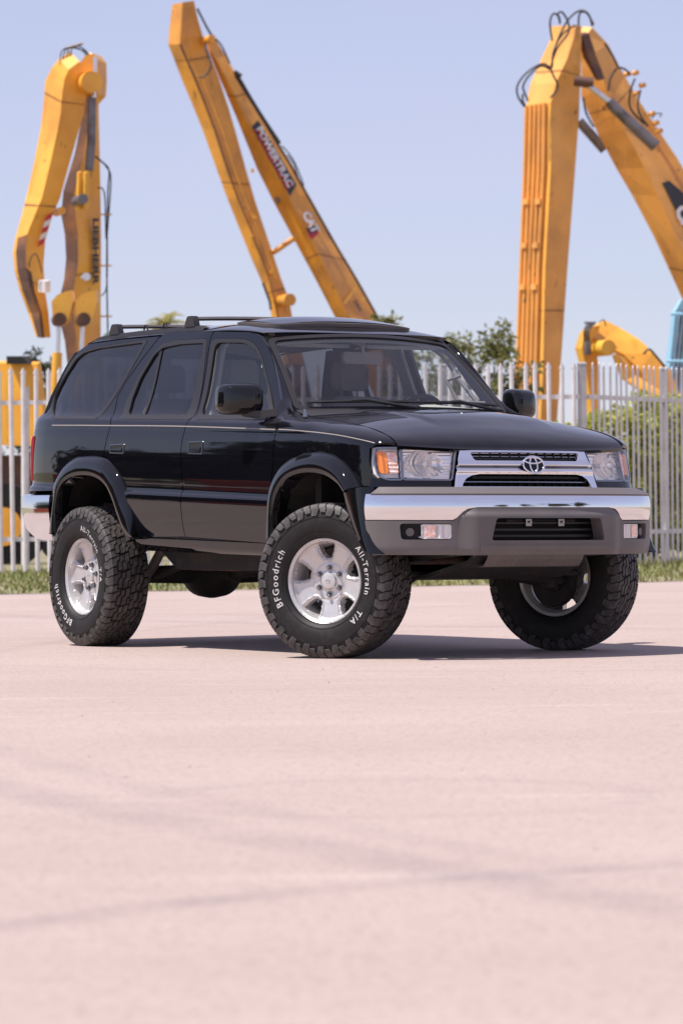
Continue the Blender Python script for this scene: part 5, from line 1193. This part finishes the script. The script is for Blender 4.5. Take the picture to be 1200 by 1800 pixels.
mb = MB(); mb.loft([[(-1.02 + t, y, z) for y, z in ((-.125, 1.60), (-.11, 1.575), (.11, 1.575), (.125, 1.60), (.12, 1.64), (-.12, 1.64))] for t in (0, .03)], caps=True); mb.tube([(-.99, 0, 1.63), (-.985, 0, 1.70)], .008, 6); mb.build('rear_view_mirror', 'plastic_pale', I)
mb = MB(); h0 = np.array(ws(.90, .60, -.05)); h1 = np.array(ws(.92, .22, -.05)); mb.tube([h0, h0 + np.array((-.05, -.055, -.03)), (h0 + h1) / 2 + np.array((-.06, -.065, -.06)), h1 + np.array((-.06, -.055, 0)), h1], .012, 8); mb.build('grab_handle', 'plastic_pale', I, smooth=40)
for s in (-1, 1):
    mb = MB(); mb.box((-1.12, s * .28, 1.69), (.17, .44, .02), Matrix.Rotation(R(12), 3, 'Y')); mb.build('sun_visor', 'interior', I)
mb = MB(); mb.box((-2.9, 0, .66), (.85, 1.3, .06)); mb.build('cargo_floor', 'interior', I)
# ---- wheels
RT = .405                                                # tyre radius
def revolve(mb, prof, n=96, ax='y'):
    rings = [[(r * math.cos(a), y, r * math.sin(a)) for r, y in prof] for a in np.linspace(0, 2 * math.pi, n, endpoint=False)]
    mb.loft(rings + [rings[0]], closed=False)
def make_tyre():
    """axle along y, outer side at -y"""
    mb = MB()
    half = [(.2205, .088), (.2225, .099), (.228, .109), (.243, .120), (.270, .129), (.305, .1325), (.335, .129), (.358, .123), (.374, .116), (.386, .105), (.3905, .08), (.3915, .0)]
    prof = half + [(r, -y) for r, y in half[-2::-1]] + [(.210, -.08), (.210, .08), half[0]]
    revolve(mb, prof, 120)
    # thin raised rings on the outer wall
    for r in (.246, .330): mb.tube([(r * math.cos(a), -np.interp(r, [.2225, .243, .27, .305, .335], [.099, .120, .129, .1325, .129]) - .0005, r * math.sin(a)) for a in np.linspace(0, 2 * math.pi, 97)], .0022, 5, cap=False)
    mb.cur = 1
    N = 25; da = 2 * math.pi / N; HWT = .112
    Rf = lambda v: RT - .0075 * (abs(v) ** 3)
    def block(poly, sgn, sh, depth=.016):
        top = []; bot = []; cu = sum(p[0] for p in poly) / len(poly); cv = sum(p[1] for p in poly) / len(poly)
        for u, v in poly:
            for L_, sc, dr in ((top, .915, 0), (bot, 1.0, depth + .003)):
                uu = cu + (u - cu) * sc; vv = cv + (v - cv) * sc; a = ((uu + .42 * vv) * sgn + sh) * da; r = Rf(vv) - dr
                L_.append((r * math.cos(a), sgn * vv * HWT, r * math.sin(a)))
        return top, bot
    A = [(.03, .02), (.56, .02), (.62, .19), (.97, .21), (.97, .44), (.50, .45), (.42, .27), (.03, .25)]
    A2 = [(.64, .02), (.95, .02), (.96, .145), (.69, .14)]
    Bk = [(.02, .32), (.35, .33), (.43, .51), (.86, .52), (.84, .72), (.34, .70), (.28, .53), (.02, .51)]
    Sk = [(.0, .58), (.20, .60), (.27, .76), (.52, .78), (.50, 1.0), (.03, 1.0)]
    Sk2 = [(.58, .79), (.89, .77), (.93, .59), (.98, .59), (.96, 1.0), (.56, 1.0)]
    for i in range(N):
        for sgn, sh in ((1, i), (-1, i + .45)):
            for poly in (A, A2, Bk, Sk, Sk2):
                t, b = block(poly, sgn, sh); n = len(t); c = len(t)
                mb.add(t + b, [tuple(range(n))] + [(j, (j + 1) % n, n + (j + 1) % n, n + j) for j in range(n)])
            # shoulder lugs running down onto the wall, long and short in turn
            for (u0, u1, rin, yk) in ((.03, .50, .338, .0), (.56, .96, .356, .12)):
                rows = [(RT - .008, .112), (RT - .018, .1215), (RT - .032, .128), (rin, .1335)]
                top = []; 
                for k, (r, y) in enumerate(rows):
                    w0, w1 = (u0, u1) if k < 2 else ((u0 + .10, u1 + .10) if k == 2 else (u0 + .06 + yk, u1 - .02 + yk))
                    top.append([((r) * math.cos(((uu + .42) * sgn + sh) * da), sgn * y, r * math.sin(((uu + .42) * sgn + sh) * da)) for uu in (w0, w1)])
                V = []; F = []
                for k, (p, q) in enumerate(top):
                    V += [p, q, (p[0] * .985, p[1] - sgn * .013, p[2] * .985), (q[0] * .985, q[1] - sgn * .013, q[2] * .985)]
                for k in range(3):
                    b = 4 * k; F += [(b, b + 1, b + 5, b + 4), (b, b + 4, b + 6, b + 2), (b + 1, b + 3, b + 7, b + 5)]
                F.append((12, 13, 15, 14)); mb.add(V, F)
    return mb
tyre_o = make_tyre().build('tyre', ['rubber', 'tread'], None, smooth=30)
tyre_me = tyre_o.data; bpy.data.objects.remove(tyre_o)
# alloy: five broad spokes
def make_rim():
    wins = []
    for k in range(5):
        a = R(94 + 72 * k); ra = []
        for r, dw in ((.193, .050), (.155, .040), (.116, .019)): ra.append((r, dw))
        poly = [(ra[0][0], -ra[0][1]), (ra[0][0] + .004, 0), (ra[0][0], ra[0][1]), (ra[1][0], ra[1][1]), (ra[2][0], ra[2][1]), (ra[2][0], -ra[2][1]), (ra[1][0], -ra[1][1])]
        wins.append(rounded([(r * math.cos(a) - d * math.sin(a), r * math.sin(a) + d * math.cos(a)) for r, d in poly], .011))
    arrs = [np.array(resample(wn, .008)) for wn in wins]
    def dep(x, z):
        r = math.hypot(x, z)
        y = float(np.interp(r, [0, .045, .062, .085, .11, .16, .19, .203, .208, .2155, .221], [.050, .050, .056, .054, .046, .034, .030, .026, .006, .0, .004]))
        P = np.array([[x, z]]); d = min(np.min(np.hypot(*(a - P[0]).T)) for a in arrs)
        if r < .2: y += .016 * max(0, 1 - d / .017) ** 1.6
        if .088 < r < .198: y += .0065 * smooth01((d - .014) / .005) * smooth01((r - .088) / .012) * smooth01((.198 - r) / .006)     # sunk panel between the spoke's ridges
        return (x, -.101 + y, z)
    circ = [(.221 * math.cos(a), .221 * math.sin(a)) for a in np.linspace(0, 2 * math.pi, 120, endpoint=False)]
    tmp = panel('rim', circ, dep, lambda p: (0, -1, 0), 'alloy', None, holes=wins, step=.0055, estep=.007, thick=.045)
    me = tmp.data; bpy.data.objects.remove(tmp)
    return me
rim_me = make_rim()
def barrel():
    mb = MB(); revolve(mb, [(.2195, -.101), (.205, -.092), (.195, -.05), (.186, .0), (.190, .06), (.203, .094), (.218, .099), (.2165, .1035), (.200, .097), (.184, .06)], 64)
    o = mb.build('rim_barrel', 'alloy', None, smooth=40); me = o.data; bpy.data.objects.remove(o); return me
barrel_me = barrel()
def hubcap():
    mb = MB(); revolve(mb, [(.0005, -.066), (.030, -.0655), (.041, -.062), (.046, -.053), (.047, -.04)], 32)
    for pr in (((.014, .009)), ((.006, .0085))): mb.tube([(pr[0] * math.cos(a), -.067, pr[1] * math.sin(a)) for a in np.linspace(0, 2 * math.pi, 21)], .0014, 5, cap=False)
    o = mb.build('hub_cap', 'alloy', None, smooth=40); me = o.data; bpy.data.objects.remove(o); return me
hub_me = hubcap()
def nut():
    mb = MB(); revolve(mb, [(.0165, -.040), (.0165, -.050), (.0120, -.0505)], 20)
    mb.tube([(0, -.045, 0), (0, -.066, 0), (0, -.069, 0)], [.0105, .0105, .008], 6)
    o = mb.build('lug_nut', 'dark_chrome', None, smooth=30); me = o.data; bpy.data.objects.remove(o); return me
nut_me = nut()
# raised white lettering bent round the wall
def arc_text(txt, size, rad, a0, spread=1.0):
    cu = bpy.data.curves.new('t', 'FONT'); cu.body = txt; cu.size = size; cu.offset = .0004 * size / .04; cu.space_character = spread; cu.resolution_u = 3
    o = bpy.data.objects.new('t', cu); C.objects.link(o)
    dg = bpy.context.evaluated_depsgraph_get(); me = bpy.data.meshes.new_from_object(o.evaluated_get(dg)); bpy.data.objects.remove(o)
    bm = bmesh.new(); bm.from_mesh(me); bmesh.ops.subdivide_edges(bm, edges=[e for e in bm.edges if e.calc_length() > .012], cuts=1); bm.to_mesh(me); bm.free()
    xs = [v.co.x for v in me.vertices]; wd = max(xs)
    for v in me.vertices:
        a = a0 - (v.co.x - wd / 2) / rad; r = rad - size * .36 + v.co.y
        y = -float(np.interp(r, [.2, .235, .27, .305, .335, .358], [.103, .117, .129, .1325, .129, .123])) - .0022
        v.co = (r * math.cos(a), y, r * math.sin(a))
    me.materials.append(M['white_rubber']); return me
bfg_me = arc_text('BFGoodrich', .050, .282, R(178), 1.30)
at_me = arc_text('All-Terrain', .046, .282, R(13), 1.26); ta_me = arc_text('T/A', .046, .282, R(-41), 1.26)
def wheel(x, y, s, steer, roll):
    zc = gz((P0 + FW * x + LF * y).x) + RT - .006
    W = empty('wheel', (x, y, zc), 0, car)
    W.rotation_euler = (Matrix.Rotation(steer, 4, 'Z') @ (Matrix.Rotation(math.pi, 4, 'Z') if s > 0 else Matrix.Identity(4)) @ Matrix.Rotation(-roll, 4, 'Y')).to_euler()
    for nm, me in (('tyre', tyre_me), ('rim', rim_me), ('rim_barrel', barrel_me), ('hub_cap', hub_me), ('tyre_lettering', bfg_me), ('tyre_lettering', at_me), ('tyre_lettering', ta_me)):
        link(bpy.data.objects.new(nm, me), W)
    for k in range(6):
        a = R(30 + 60 * k); o = link(bpy.data.objects.new('lug_nut', nut_me), W); o.location = (.0695 * math.cos(a), 0, .0695 * math.sin(a))
    return W
ST = R(27)
wheel(-.035, -.762, -1, ST, 0); wheel(-2.675, -.755, -1, 0, R(44))
wheel(-.075, .700, 1, ST, R(20)); wheel(-2.675, .755, 1, 0, R(60))
